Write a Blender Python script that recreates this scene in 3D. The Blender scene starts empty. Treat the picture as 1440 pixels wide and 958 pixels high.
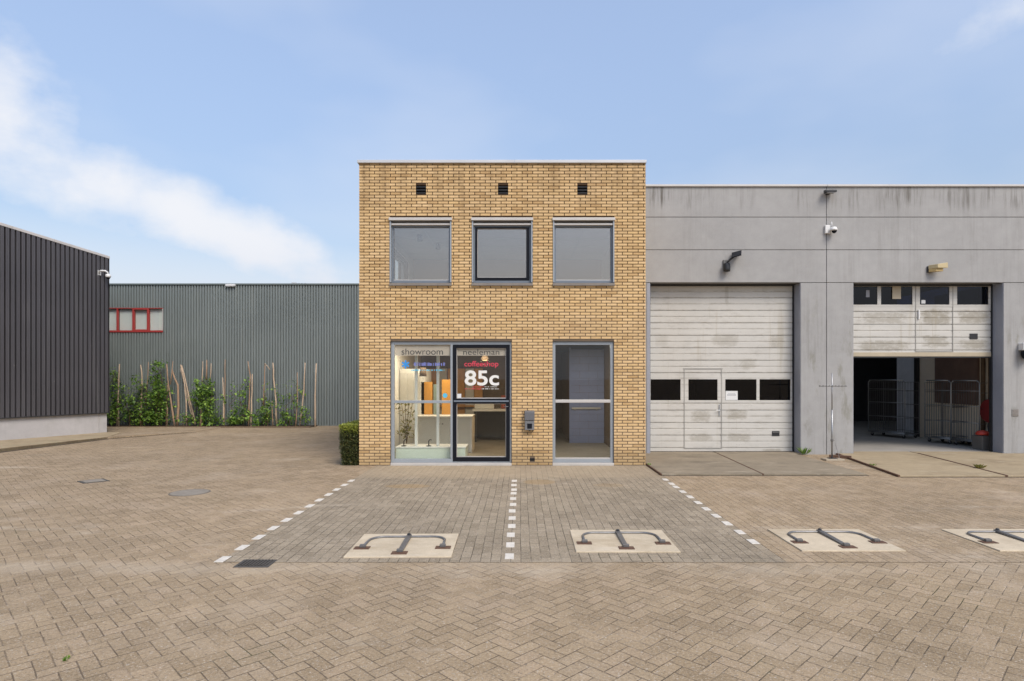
import bpy, math, random
from mathutils import Vector, Matrix

random.seed(7)
R = math.radians
scn = bpy.context.scene
COL = scn.collection

# ------------------------------------------------------------------ camera
F, CX, CY, CAMH = 850.0, 732.0, 530.0, 1.85      # focal length and principal point in photo pixels, eye height
cam = bpy.data.cameras.new("camera")
cam.sensor_width = 36.0
cam.lens = F / 1440 * 36
cam.shift_x = -(CX - 720) / 1440
cam.shift_y = (CY - 479) / 1440
cam.clip_start, cam.clip_end = 0.05, 2000
camo = bpy.data.objects.new("camera", cam)
camo.location = (0, 0, CAMH)
camo.rotation_euler = (R(90), 0, 0)
COL.objects.link(camo)
scn.camera = camo

# ------------------------------------------------------------------ exposure
scn.view_settings.view_transform = 'Standard'
scn.view_settings.look = 'None'
scn.view_settings.gamma = 1
scn.view_settings.use_curve_mapping = False
scn.view_settings.exposure = 0.74

# ------------------------------------------------------------------ node helpers
class G:
    """small wrapper that makes node graphs read like formulas"""
    def __init__(s, tree):
        s.t = tree; s.n = tree.nodes; s.l = tree.links
    def new(s, typ, **kw):
        n = s.n.new(typ)
        for k, v in kw.items(): setattr(n, k, v)
        return n
    def put(s, sock, v):
        if v is None: return
        if isinstance(v, bpy.types.NodeSocket): s.l.new(v, sock)
        else:
            if isinstance(v, (tuple, list)) and sock.type == 'RGBA' and len(v) == 3: v = (*v, 1)
            sock.default_value = v
    def m(s, op, a, b=None, c=None, clamp=False):
        n = s.new('ShaderNodeMath', operation=op, use_clamp=clamp)
        for i, v in enumerate((a, b, c)): s.put(n.inputs[i], v)
        return n.outputs[0]
    def add(s, a, b): return s.m('ADD', a, b)
    def sub(s, a, b): return s.m('SUBTRACT', a, b)
    def mul(s, a, b): return s.m('MULTIPLY', a, b)
    def ss(s, v, lo, hi, a=0.0, b=1.0):
        n = s.new('ShaderNodeMapRange', interpolation_type='SMOOTHSTEP')
        s.put(n.inputs[0], v); s.put(n.inputs[1], lo); s.put(n.inputs[2], hi); s.put(n.inputs[3], a); s.put(n.inputs[4], b)
        return n.outputs[0]
    def lerp(s, f, a, b):
        n = s.new('ShaderNodeMix', data_type='FLOAT')
        s.put(n.inputs[0], f); s.put(n.inputs[2], a); s.put(n.inputs[3], b)
        return n.outputs[0]
    def mixc(s, f, a, b, mode='MIX'):
        n = s.new('ShaderNodeMix', data_type='RGBA', blend_type=mode)
        s.put(n.inputs[0], f); s.put(n.inputs[6], a); s.put(n.inputs[7], b)
        return n.outputs[2]
    def scale(s, col, f):
        n = s.new('ShaderNodeVectorMath', operation='SCALE')
        s.put(n.inputs[0], col); s.put(n.inputs[3], f)
        return n.outputs[0]
    def xyz(s, x, y, z):
        n = s.new('ShaderNodeCombineXYZ')
        for i, v in enumerate((x, y, z)): s.put(n.inputs[i], v)
        return n.outputs[0]
    def sep(s, v):
        n = s.new('ShaderNodeSeparateXYZ'); s.put(n.inputs[0], v)
        return n.outputs
    def pos(s): return s.new('ShaderNodeNewGeometry').outputs['Position']
    def obj(s): return s.new('ShaderNodeTexCoord').outputs['Object']
    def island(s): return s.new('ShaderNodeNewGeometry').outputs['Random Per Island']
    def noise(s, v, scale, detail=3, rough=.55, dist=0.0):
        n = s.new('ShaderNodeTexNoise')
        s.put(n.inputs['Vector'], v)
        n.inputs['Scale'].default_value = scale; n.inputs['Detail'].default_value = detail
        n.inputs['Roughness'].default_value = rough; n.inputs['Distortion'].default_value = dist
        return n.outputs[0]
    def vor(s, v, scale, feature='F1'):
        n = s.new('ShaderNodeTexVoronoi', feature=feature)
        s.put(n.inputs['Vector'], v); n.inputs['Scale'].default_value = scale
        return n.outputs[0]
    def white(s, v):
        n = s.new('ShaderNodeTexWhiteNoise', noise_dimensions='3D'); s.put(n.inputs['Vector'], v)
        return n.outputs
    def ramp(s, f, stops):
        n = s.new('ShaderNodeValToRGB'); s.put(n.inputs[0], f)
        e = n.color_ramp.elements
        while len(e) < len(stops): e.new(.5)
        for q, (p, c) in zip(e, stops): q.position = p; q.color = (*c, 1)
        return n.outputs[0]
    def bump(s, h, strength=.3, dist=.01):
        n = s.new('ShaderNodeBump'); s.put(n.inputs['Height'], h)
        n.inputs['Strength'].default_value = strength; n.inputs['Distance'].default_value = dist
        return n.outputs[0]
    def bsdf(s, col, rough=.6, metal=0.0, normal=None, spec=.5, **kw):
        n = s.new('ShaderNodeBsdfPrincipled')
        s.put(n.inputs['Base Color'], col); s.put(n.inputs['Roughness'], rough); s.put(n.inputs['Metallic'], metal)
        s.put(n.inputs['Specular IOR Level'], spec)
        if normal is not None: s.put(n.inputs['Normal'], normal)
        return n.outputs[0]
    def out(s, sh):
        n = s.new('ShaderNodeOutputMaterial'); s.l.new(sh, n.inputs[0])

def newmat(name):
    m = bpy.data.materials.new(name); m.use_nodes = True; m.node_tree.nodes.clear()
    return m, G(m.node_tree)

def plain(name, col, rough=.55, metal=0.0, var=.12, vs=2.5, fine=.08, fs=45, bump=.08, spec=.5):
    """weathered single-colour surface: two scales of mottling and a fine grain"""
    m, g = newmat(name)
    p = g.obj()
    k = g.add(1.0, g.add(g.mul(g.sub(g.noise(p, vs, 4), .5), 2 * var), g.mul(g.sub(g.noise(p, fs, 2), .5), 2 * fine)))
    c = g.scale(col, k)
    r = g.add(rough, g.mul(g.sub(g.noise(p, vs * 2.3, 3), .5), .25))
    g.out(g.bsdf(c, r, metal, g.bump(g.noise(p, fs, 3), bump, .004), spec))
    return m

# ------------------------------------------------------------------ world: sky with thin cloud
SUN_EL, SUN_ROT = R(48), R(148)
w = bpy.data.worlds.new("World"); scn.world = w; w.use_nodes = True
w.node_tree.nodes.clear()
g = G(w.node_tree)
sky = g.new('ShaderNodeTexSky', sky_type='NISHITA')
sky.sun_disc = False; sky.sun_elevation = SUN_EL; sky.sun_rotation = SUN_ROT
sky.air_density = 1.0; sky.dust_density = 1.5; sky.ozone_density = 1.2
d = g.new('ShaderNodeTexCoord').outputs['Generated']
x, y, z = g.sep(d)
az = g.m('ARCTAN2', x, y)
el = g.m('ARCSINE', z)
wob = g.noise(d, 6.0, 6, .55)
wob2 = g.noise(g.xyz(g.add(x, 4.0), y, g.mul(z, 2.4)), 9.0, 5, .6)
def puff(a, e, ra, re, tilt=0.0):
    da = g.mul(g.sub(az, R(a)), 1 / R(ra))
    de = g.mul(g.sub(g.sub(el, R(e)), g.mul(g.sub(az, R(a)), tilt)), 1 / R(re))
    r2 = g.add(g.mul(da, da), g.mul(de, de))
    return g.m('EXPONENT', g.mul(r2, -1.0))
body = None
for q in ((-43, 20, 8, 6.5, -.1, .62), (-40, 15, 7, 3.6, -.1, .62), (-31.5, 14, 5, 2.6, -.25, .62), (-26, 12.3, 5.5, 2.8, -.1, .95), (-22.5, 10.8, 3.6, 2.2, -.2, .5), (-16, 7.5, 12, 3, 0, .22),
          (40, 25.5, 10, 3.0, .15, .40), (10, 13, 30, 3, 0, .18), (-14, 7, 20, 2.5, 0, .35)):
    v = g.mul(puff(*q[:5]), q[5])
    body = v if body is None else g.add(body, v)
shape = g.add(body, g.mul(g.mul(g.sub(wob, .5), 2.4), g.ss(body, .02, .5)))
shape = g.add(shape, g.mul(g.mul(g.sub(wob2, .5), .8), g.ss(body, .02, .5)))
cloud = g.mul(g.ss(shape, -.12, 1.3), .94)
veil = g.mul(g.ss(g.noise(g.xyz(x, y, g.mul(z, 2.2)), 1.7, 4, .5), .30, .85), .36)
low = g.mul(g.ss(el, R(17), R(3)), .84)
cover = g.m('MAXIMUM', g.m('MAXIMUM', cloud, veil), low)
cover = g.m('MAXIMUM', cover, .16)
cl_col = g.mixc(g.ss(el, R(2), R(14)), (3.85, 3.95, 4.42), (4.75, 4.8, 5.0))
skyc = g.mixc(cover, g.scale(sky.outputs[0], g.ss(el, R(3), R(36), .72, 1.40)), cl_col)
bg = g.new('ShaderNodeBackground'); g.put(bg.inputs[0], skyc); bg.inputs[1].default_value = 0.115
wo = g.new('ShaderNodeOutputWorld'); g.l.new(bg.outputs[0], wo.inputs[0])

sun = bpy.data.lights.new("sun", 'SUN'); sun.energy = 1.5; sun.angle = R(26); sun.color = (1, .94, .85)
suno = bpy.data.objects.new("sun", sun); COL.objects.link(suno)
sd = Vector((math.sin(SUN_ROT) * math.cos(SUN_EL), math.cos(SUN_ROT) * math.cos(SUN_EL), math.sin(SUN_EL)))
suno.rotation_euler = sd.to_track_quat('Z', 'Y').to_euler()
suno.location = sd * 60

# ------------------------------------------------------------------ mesh helpers
class MB:
    def __init__(s): s.v = []; s.f = []; s.smooth = False
    def quad(s, *p):
        n = len(s.v); s.v += [tuple(q) for q in p]; s.f.append(tuple(range(n, n + len(p))))
    def box(s, x0, x1, y0, y1, z0, z1):
        if x0 > x1: x0, x1 = x1, x0
        if y0 > y1: y0, y1 = y1, y0
        if z0 > z1: z0, z1 = z1, z0
        n = len(s.v)
        s.v += [(x0,y0,z0),(x1,y0,z0),(x1,y1,z0),(x0,y1,z0),(x0,y0,z1),(x1,y0,z1),(x1,y1,z1),(x0,y1,z1)]
        s.f += [tuple(n + i for i in q) for q in ((0,3,2,1),(4,5,6,7),(0,1,5,4),(1,2,6,5),(2,3,7,6),(3,0,4,7))]
        return s
    def prism(s, poly, z0, z1):
        """poly: list of (x, y) counter-clockwise; z1 may be a list, one height per corner"""
        n, k = len(s.v), len(poly)
        zt = z1 if isinstance(z1, (list, tuple)) else [z1] * k
        s.v += [(x, y, z0) for x, y in poly] + [(x, y, t) for (x, y), t in zip(poly, zt)]
        s.f.append(tuple(n + i for i in reversed(range(k)))); s.f.append(tuple(n + k + i for i in range(k)))
        for i in range(k):
            j = (i + 1) % k
            s.f.append((n + i, n + j, n + k + j, n + k + i))
        return s
    def tube(s, path, rad, seg=10, cap=True):
        pts = [Vector(p) for p in path]; rings = []
        rads = rad if isinstance(rad, (list, tuple)) else [rad] * len(pts)
        up = None
        for i, p in enumerate(pts):
            a = pts[max(i - 1, 0)]; b = pts[min(i + 1, len(pts) - 1)]
            t = (b - a).normalized()
            if up is None:
                up = Vector((0, 0, 1)) if abs(t.z) < .9 else Vector((1, 0, 0))
            u = t.cross(up).normalized(); v = u.cross(t).normalized(); up = v
            n = len(s.v)
            for k in range(seg):
                an = 2 * math.pi * k / seg
                q = p + (u * math.cos(an) + v * math.sin(an)) * rads[i]
                s.v.append(tuple(q))
            rings.append(n)
        for a, b in zip(rings, rings[1:]):
            for k in range(seg):
                s.f.append((a + k, a + (k + 1) % seg, b + (k + 1) % seg, b + k))
        if cap:
            s.f.append(tuple(rings[0] + k for k in reversed(range(seg))))
            s.f.append(tuple(rings[-1] + k for k in range(seg)))
        return s
    def lathe(s, prof, seg=20, mtx=None):
        """prof: list of (radius, height) turned round the z axis"""
        mtx = mtx or Matrix(); rings = []
        for r, h in prof:
            n = len(s.v)
            for k in range(seg):
                a = 2 * math.pi * k / seg
                s.v.append(tuple(mtx @ Vector((r * math.cos(a), r * math.sin(a), h))))
            rings.append(n)
        for a, b in zip(rings, rings[1:]):
            for k in range(seg): s.f.append((a + k, a + (k + 1) % seg, b + (k + 1) % seg, b + k))
        s.f.append(tuple(rings[0] + k for k in reversed(range(seg)))); s.f.append(tuple(rings[-1] + k for k in range(seg)))
        return s
    def build(s, name, mat, parent=None, bevel=0, smooth=False, local=False):
        off = Vector((0, 0, 0))
        if parent is not None and not local:
            p = parent
            while p is not None: off += p.location; p = p.parent
        me = bpy.data.meshes.new(name)
        me.from_pydata([tuple(Vector(v) - off) for v in s.v], [], s.f); me.update()
        me.materials.append(mat)
        o = bpy.data.objects.new(name, me); COL.objects.link(o)
        o.parent = parent
        if smooth:
            for p in me.polygons: p.use_smooth = True
        if bevel:
            b = o.modifiers.new("bevel", 'BEVEL'); b.width = bevel; b.segments = 2; b.limit_method = 'ANGLE'; b.angle_limit = R(40)
        return o

def box(*a): return MB().box(*a)

def tag(o, label, cat, group=None):
    o['label'] = label; o['category'] = cat
    if group: o['group'] = group
    return o
def thing(name, loc, label, cat, group=None, rz=0):
    o = bpy.data.objects.new(name, None); COL.objects.link(o)
    o.location = loc; o.rotation_euler = (0, 0, rz); o.empty_display_size = .2
    return tag(o, label, cat, group)
def part(name, loc, parent):
    """an Empty that gathers the pieces of one part"""
    o = bpy.data.objects.new(name, None); COL.objects.link(o)
    off = Vector((0, 0, 0)); p = parent
    while p is not None: off += p.location; p = p.parent
    o.parent = parent; o.location = Vector(loc) - off; o.empty_display_size = .2
    return o
def struct(o): o['kind'] = 'structure'; return o
def copy_tree(o, parent=None):
    c = o.copy(); COL.objects.link(c); c.parent = parent
    for ch in list(o.children): copy_tree(ch, c)
    return c

def text_mesh(body, size, bold=0.0, depth=.0008, width=None):
    """built-in lettering turned to a mesh facing -y, its left foot at the origin"""
    cu = bpy.data.curves.new("lettering", 'FONT'); cu.body = body; cu.size = size; cu.offset = bold; cu.extrude = depth
    o = bpy.data.objects.new("lettering", cu); COL.objects.link(o)
    dg = bpy.context.evaluated_depsgraph_get()
    me = bpy.data.meshes.new_from_object(o.evaluated_get(dg))
    bpy.data.objects.remove(o)
    xs = [v.co.x for v in me.vertices]; k = (width / (max(xs) - min(xs))) if width else 1
    x0 = min(xs)
    for v in me.vertices: v.co = Vector(((v.co.x - x0) * k, -v.co.z, v.co.y))
    return me
def lettering(body, x, y, z, size, mat, parent, width=None, bold=0.0, name='lettering'):
    me = text_mesh(body, size, bold, width=width); me.materials.clear(); me.materials.append(mat)
    o = bpy.data.objects.new(name, me); COL.objects.link(o); o.parent = parent
    off = Vector((0, 0, 0)); p = parent
    while p is not None: off += p.location; p = p.parent
    o.location = Vector((x, y, z)) - off
    return o

# ------------------------------------------------------------------ measured distances (metres from the camera)
def gd(py): return F * CAMH / (py - CY)
D1 = gd(655); S1 = D1 / F            # brick facade
D2 = gd(639.6); S2 = D2 / F          # concrete facade
DD = D2 + .33; SD = DD / F           # garage doors
D3 = gd(599); S3 = D3 / F            # green cladding
def bx(px): return (px - CX) * S1
def bz(py): return CAMH - (py - CY) * S1
def kx(px): return (px - CX) * S2
def kz(py): return CAMH - (py - CY) * S2
def dx(px): return (px - CX) * SD
def dz(py): return CAMH - (py - CY) * SD
def nx(px): return (px - CX) * S3
def nz(py): return CAMH - (py - CY) * S3

# ------------------------------------------------------------------ materials
def stretcher(g, jitter=.03, wdt=.102, ln=.206):
    # pavers in running bond, long side away from the facade
    p = g.pos(); x, y, z = g.sep(p)
    wn = g.new('ShaderNodeTexNoise'); g.put(wn.inputs['Vector'], p); wn.inputs['Scale'].default_value = .9; wn.inputs['Detail'].default_value = 3
    wx, wy, wz = g.sep(wn.outputs['Color'])
    x = g.mul(g.add(x, g.mul(g.sub(wx, .5), jitter)), 1 / wdt); y = g.mul(g.add(y, g.mul(g.sub(wy, .5), jitter)), 1 / ln)
    i = g.m('FLOOR', x)
    odd = g.m('FLOORED_MODULO', g.add(i, .25), 2.0); odd = g.m('FLOOR', odd)
    slip = g.mul(g.white(g.xyz(i, 3.0, 1.0))[0], .22)
    y = g.add(y, g.add(g.mul(odd, .5), slip))
    j = g.m('FLOOR', y); v = g.sub(x, i); u = g.mul(g.sub(y, j), 2.0)
    e = g.m('MINIMUM', g.m('MINIMUM', v, g.sub(1.0, v)), g.m('MINIMUM', u, g.sub(2.0, u)))
    return e, g.white(g.xyz(i, j, 7.0)), p
def herringbone(g, angle, unit=.105, jitter=.05, offset=(0.0, 0.0)):
    """2:1 pavers in herringbone bond -> edge distance (0 at the joint), three random values per paver, position"""
    p = g.pos(); x, y, z = g.sep(p)
    wn = g.new('ShaderNodeTexNoise'); g.put(wn.inputs['Vector'], p); wn.inputs['Scale'].default_value = 1.1; wn.inputs['Detail'].default_value = 3
    wx, wy, wz = g.sep(wn.outputs['Color'])
    x = g.add(g.add(x, offset[0]), g.mul(g.sub(wx, .5), jitter)); y = g.add(g.add(y, offset[1]), g.mul(g.sub(wy, .5), jitter))
    c, s = math.cos(angle) / unit, math.sin(angle) / unit
    u0 = g.add(g.mul(x, c), g.mul(y, s)); v0 = g.sub(g.mul(y, c), g.mul(x, s))
    i = g.m('FLOOR', u0); j = g.m('FLOOR', v0); fx = g.sub(u0, i); fy = g.sub(v0, j)
    mm = g.m('FLOORED_MODULO', g.add(g.sub(i, j), .25), 4.0); mm = g.m('FLOOR', mm)
    vert = g.m('GREATER_THAN', mm, 1.5)
    half = g.sub(3.0, mm)
    u = g.lerp(vert, g.add(fx, mm), g.add(fy, half)); v = g.lerp(vert, fy, fx)
    e = g.m('MINIMUM', g.m('MINIMUM', v, g.sub(1.0, v)), g.m('MINIMUM', u, g.sub(2.0, u)))
    idx = g.lerp(vert, g.sub(i, mm), i); idy = g.lerp(vert, j, g.sub(j, half))
    rnd = g.white(g.xyz(idx, idy, vert))
    return e, rnd, p

def paving(name, angle, stops, jd, js, sandy=(.5, .75), tint=None, unit=.105, contrast=1.0, offset=(0.0, 0.0), extra=None):
    m, g = newmat(name)
    e, rnd, p = stretcher(g) if angle is None else herringbone(g, angle, unit, offset=offset)
    px0, py0, pz0 = g.sep(p)
    r1 = rnd[0]; r2, r3, r4 = g.sep(rnd[1])
    ero = g.noise(p, 28, 3, .6)
    ee = g.add(e, g.mul(g.sub(ero, .5), .09))
    joint = g.ss(ee, .005, .06)
    joint = g.m('MAXIMUM', joint, g.mul(g.ss(g.noise(g.scale(p, 1.13), 2.2, 4, .7), .44, .64), .82))   # silted-up joints                                   # 0 in the joint, 1 on the stone
    col = g.ramp(g.lerp(.45, r1, .5), stops)
    big = g.noise(p, .42, 5, .62); mid = g.noise(p, 2.6, 4, .6); fine = g.noise(p, 46, 4, .75); grit = g.noise(p, 150, 2, .6)
    k = g.add(1.0, g.mul(g.sub(big, .5), .62)); k = g.add(k, g.mul(g.sub(mid, .5), .44))
    k = g.add(k, g.mul(g.sub(fine, .5), .85 * contrast)); k = g.add(k, g.mul(g.sub(grit, .5), .5 * contrast))
    k = g.add(k, g.mul(g.sub(r2, .5), .16))
    col = g.scale(col, k)
    fleck = g.mul(g.ss(g.noise(p, 62, 3, .6, .8), .56, .68), .62)     # pale worn aggregate
    col = g.mixc(fleck, col, (.52, .46, .39))
    dark = g.mul(g.ss(g.noise(g.scale(p, 1.31), 44, 3, .6, .8), .43, .31), .6)
    col = g.mixc(dark, col, (.09, .075, .06))
    sand = g.ss(g.noise(p, .75, 4, .6), sandy[0], sandy[1])       # blown sand and lime in places
    col = g.mixc(g.mul(sand, .38), col, js)
    oil = g.mul(g.ss(g.noise(g.scale(p, 1.0), .55, 6, .7, .6), .58, .74), .48)
    col = g.mixc(oil, col, (.15, .125, .095))
    lime = g.mul(g.ss(g.noise(g.xyz(g.mul(px0, .35), py0, 9.0), 1.0, 6, .7), .56, .72), .5)
    col = g.mixc(lime, col, (.52, .44, .34))
    jc = g.mixc(g.ss(g.noise(p, 1.3, 4, .6), .54, .7), jd, js)
    jc = g.scale(jc, g.add(.7, g.mul(g.noise(p, 30, 2), .6)))
    moss = g.mul(g.ss(g.noise(g.scale(p, 1.0), .9, 4, .65), .54, .68), .6)
    jc = g.mixc(moss, jc, (.07, .08, .03))
    col = g.mixc(joint, jc, col)
    if extra: col = extra(g, p, col)
    # every stone sits a little differently
    h = g.add(g.mul(joint, 1.0), g.add(g.mul(fine, .45), g.mul(r3, .25)))
    h = g.add(h, g.mul(grit, .2))
    h = g.add(h, g.mul(g.noise(p, 1.6, 3, .5), 5.0))
    n = g.bump(h, .62, .006)
    g.out(g.bsdf(col, .9, 0, n, .12))
    return m

def sand_band(g, p, col):
    x, y, z = g.sep(p)
    n = g.noise(p, 1.6, 4, .65)
    b = g.ss(g.m('ABSOLUTE', g.sub(g.add(y, g.mul(g.sub(n, .5), .5)), 5.85)), .34, .03)
    b = g.mul(b, g.ss(g.noise(p, 1.1, 3, .6), .35, .66))
    return g.mixc(g.mul(b, .34), col, (.50, .42, .32))
def bay_stain(g, p, col):
    x, y, z = g.sep(p)
    n = g.mul(g.sub(g.noise(p, 2.5, 4, .65), .5), .7)
    def blob(cx, cy, rx, ry):
        a = g.mul(g.sub(x, cx), 1 / rx); b = g.mul(g.sub(y, cy), 1 / ry)
        return g.ss(g.add(g.add(g.mul(a, a), g.mul(b, b)), n), 1.0, .45)
    s = g.m('MAXIMUM', blob(-1.9, 10.2, .42, .22), blob(.33, 10.6, .33, .3))
    s = g.m('MAXIMUM', s, g.mul(blob(1.5, 10.3, .3, .2), .5))
    col = g.mixc(g.mul(s, .55), col, (.32, .22, .11))
    strip = g.ss(g.add(y, g.mul(n, .25)), 10.9, 11.25)
    return sand_band(g, p, g.mixc(g.mul(strip, .5), col, (.36, .285, .195)))

M = {}
BROWN = [(0, (0.283, 0.207, 0.126)), (.3, (0.312, 0.231, 0.143)), (.6, (0.329, 0.246, 0.155)), (.85, (0.318, 0.236, 0.154)), (1, (0.341, 0.244, 0.150))]
GREY = [(0, (0.257, 0.206, 0.141)), (.4, (0.282, 0.228, 0.160)), (.75, (0.295, 0.240, 0.170)), (1, (0.307, 0.244, 0.166))]
M['pave'] = paving('herringbone_pavers', R(45), BROWN, (.13, .098, .068), (.47, .375, .275), contrast=1.5, extra=sand_band)
M['bay'] = paving('bay_pavers', None, GREY, (.095, .078, .058), (.44, .37, .285), (.58, .8), contrast=1.2, extra=bay_stain)
M['bay2'] = paving('yard_pavers', None, BROWN, (.13, .098, .07), (.46, .37, .28), (.5, .74), contrast=1.3, extra=sand_band)

def brick_mat():
    m, g = newmat('yellow_brick')
    p = g.obj(); x, y, z = g.sep(p); r = g.island()
    c = g.ramp(r, [(0, (.49, .31, .138)), (.12, (.56, .368, .172)), (.4, (.62, .42, .204)), (.75, (.665, .458, .236)), (.93, (.64, .428, .20)), (1, (.545, .37, .186))])
    n1 = g.noise(p, .8, 5, .6); n2 = g.noise(p, 14, 4, .65); n3 = g.noise(p, 70, 2, .6)
    k = g.add(1, g.add(g.mul(g.sub(n1, .5), .35), g.add(g.mul(g.sub(n2, .5), .40), g.mul(g.sub(n3, .5), .35))))
    patch = g.ss(g.noise(g.xyz(g.mul(x, .8), y, z), .9, 3, .5), .5, .66)
    c = g.mixc(g.mul(patch, .22), c, (.46, .32, .19))
    c = g.scale(c, k)
    # soot and run-off below the coping and below the sills
    st = g.noise(g.xyz(g.mul(x, 3.2), y, g.mul(z, .5)), 1.6, 5, .65)
    top = g.mul(g.ss(z, 4.6, 6.2), .85)
    c = g.mixc(g.mul(g.mul(g.ss(st, .38, .68), top), .55), c, (.20, .125, .06))
    foot = g.mul(g.ss(g.add(z, g.mul(g.sub(n1, .5), .8)), .55, .05), .5)
    c = g.mixc(foot, c, (.22, .16, .085))
    g.out(g.bsdf(c, .8, 0, g.bump(g.add(n2, n3), .35, .004), .3))
    return m
M['brick'] = brick_mat()
def mortar_mat():
    m, g = newmat('mortar')
    p = g.obj(); x, y, z = g.sep(p)
    f = g.ss(g.add(z, g.mul(g.sub(g.noise(p, .9, 4), .5), 2.2)), 2.2, 4.3)
    c = g.mixc(f, (.15, .112, .078), (.062, .038, .022))
    c = g.scale(c, g.add(.7, g.mul(g.noise(p, 22, 3, .7), .6)))
    g.out(g.bsdf(c, .95, 0, g.bump(g.noise(p, 90, 2), .4, .004), .2))
    return m
M['mortar'] = mortar_mat()

def sheet_mat(name, base, rough, grime):
    m, g = newmat(name)
    p = g.obj(); x, y, z = g.sep(p)
    n1 = g.noise(p, .35, 4, .6); n2 = g.noise(g.xyz(g.mul(x, 5), g.mul(y, 5), g.mul(z, .35)), 1.0, 5, .65); n3 = g.noise(p, 30, 2)
    k = g.add(1, g.add(g.mul(g.sub(n1, .5), .45), g.add(g.mul(g.sub(n2, .5), .35), g.mul(g.sub(n3, .5), .12))))
    c = g.scale(base, k)
    c = g.mixc(g.mul(g.ss(n2, .55, .75), .4), c, grime)
    sp = g.mul(g.ss(g.noise(p, 9, 3, .6), .70, .76), .5)
    c = g.mixc(sp, c, g.scale(grime, 1.5))
    r = g.add(rough, g.mul(g.sub(n1, .5), .3))
    g.out(g.bsdf(c, r, 0, g.bump(g.noise(p, 2.5, 2), .12, .02), .45))
    return m
def concrete_mat(name, base, streaks=1.0):
    m, g = newmat(name)
    p = g.pos(); x, y, z = g.sep(p)
    n1 = g.noise(p, .55, 5, .6); n2 = g.noise(p, 5, 5, .65); n3 = g.noise(p, 55, 3, .65)
    k = g.add(1, g.add(g.mul(g.sub(n1, .5), .36), g.add(g.mul(g.sub(n2, .5), .26), g.mul(g.sub(n3, .5), .2))))
    c = g.scale(base, k)
    s1 = g.noise(g.xyz(g.mul(x, 7.0), g.mul(y, 7.0), g.mul(z, .55)), 1.0, 6, .68)
    s2 = g.noise(g.xyz(g.mul(x, 22.0), g.mul(y, 22.0), g.mul(z, .8)), 1.0, 4, .7)
    s3 = g.noise(g.xyz(g.mul(x, 1.0), y, g.mul(z, .25)), 1.0, 3, .6)
    run = g.mul(g.ss(g.add(g.mul(s1, .6), g.mul(s2, .4)), .44, .66), g.ss(s3, .38, .6))
    tops = g.ss(g.add(z, g.mul(g.sub(s1, .5), .9)), 5.72, 6.2)
    mids = g.mul(g.ss(g.add(z, g.mul(s1, 2.4)), 5.4, 4.2), .35)
    dirt = g.mul(g.mul(run, g.m('MAXIMUM', tops, g.m('MAXIMUM', mids, .2))), .88 * streaks)
    c = g.mixc(dirt, c, (.105, .093, .075))
    algae = g.mul(g.ss(g.noise(g.xyz(g.mul(x, 2), y, g.mul(z, .7)), 1.7, 5, .65), .52, .72), g.mul(g.ss(z, 4.1, 2.9), .5 * streaks))
    c = g.mixc(algae, c, (.16, .15, .10))
    fine = g.ss(s2, .70, .78)
    c = g.mixc(g.mul(fine, .12), c, (.5, .49, .47))
    g.out(g.bsdf(c, .85, 0, g.bump(g.add(n3, g.mul(n2, .4)), .22, .004), .25))
    return m
M['concrete'] = concrete_mat('cast_concrete', (.342, .334, .322))
M['plinth'] = concrete_mat('plinth_concrete', (.43, .41, .40), .25)
M['seal'] = plain('joint_sealant', (.11, .105, .10), .8)

def door_white(phase, step, blobs):
    m, g = newmat('dirty_white_door')
    p = g.pos(); x, y, z = g.sep(p)
    base = (.53, .51, .465)
    n1 = g.noise(p, .9, 4, .6); n2 = g.noise(g.xyz(g.mul(x, .6), y, g.mul(z, 9)), 2.2, 4, .6)
    c = g.scale(base, g.add(1, g.add(g.mul(g.sub(n1, .5), .22), g.mul(g.sub(n2, .5), .16))))
    patch = g.mul(g.ss(g.noise(g.xyz(g.mul(x, 1.3), y, g.mul(z, 1.9)), 1.35, 2, .5), .50, .64), .75)
    smear = g.noise(g.xyz(g.mul(x, 5), y, g.mul(z, 17)), 1.0, 5, .75)
    dirt = g.mul(g.mul(patch, g.ss(smear, .38, .7)), .30)
    c = g.mixc(dirt, c, (.20, .175, .135))
    scuff = g.noise(g.xyz(g.mul(x, 9), y, g.mul(z, 15)), 1.0, 6, .72)
    for px, py, rx, rz, st in blobs:
        a = g.mul(g.sub(x, dx(px)), 1 / rx); b = g.mul(g.sub(z, dz(py)), 1 / rz)
        a = g.mul(a, a); b = g.mul(b, b)
        q = g.add(g.add(g.mul(a, a), g.mul(b, b)), g.mul(g.sub(scuff, .5), 4.2))
        c = g.mixc(g.mul(g.ss(q, 1.3, -.2), st), c, (.25, .22, .165))
    ph = g.m('FLOORED_MODULO', g.sub(z, phase), step / 2)
    shelf = g.mul(g.ss(ph, .06, .0), g.ss(g.noise(g.xyz(g.mul(x, 3), y, g.mul(z, 2)), 1.0, 5, .7), .36, .7))
    c = g.mixc(g.mul(shelf, .55), c, (.24, .21, .16))
    drip = g.mul(g.ss(g.noise(g.xyz(g.mul(x, 11), y, g.mul(z, .5)), 1.0, 4, .6), .58, .75), .35)
    c = g.mixc(drip, c, (.34, .29, .20))
    sp = g.mul(g.ss(g.noise(p, 38, 2, .5), .68, .76), .5)
    c = g.mixc(sp, c, (.2, .17, .13))
    g.out(g.bsdf(c, .5, 0, g.bump(g.noise(p, 60, 2), .05, .003), .4))
    return m
M['door_rail'] = plain('beige_door_rail', (.42, .355, .25), .6, var=.2)
M['alu'] = plain('grey_aluminium', (.30, .325, .345), .42, .2, var=.1)
M['alu_mid'] = plain('dull_aluminium', (.33, .315, .285), .5, .1, var=.2)
M['alu_blue'] = plain('blue_grey_frame', (.155, .18, .21), .45, .1)
M['alu_light'] = plain('pale_aluminium', (.50, .47, .435), .45, .15, var=.15)
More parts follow.
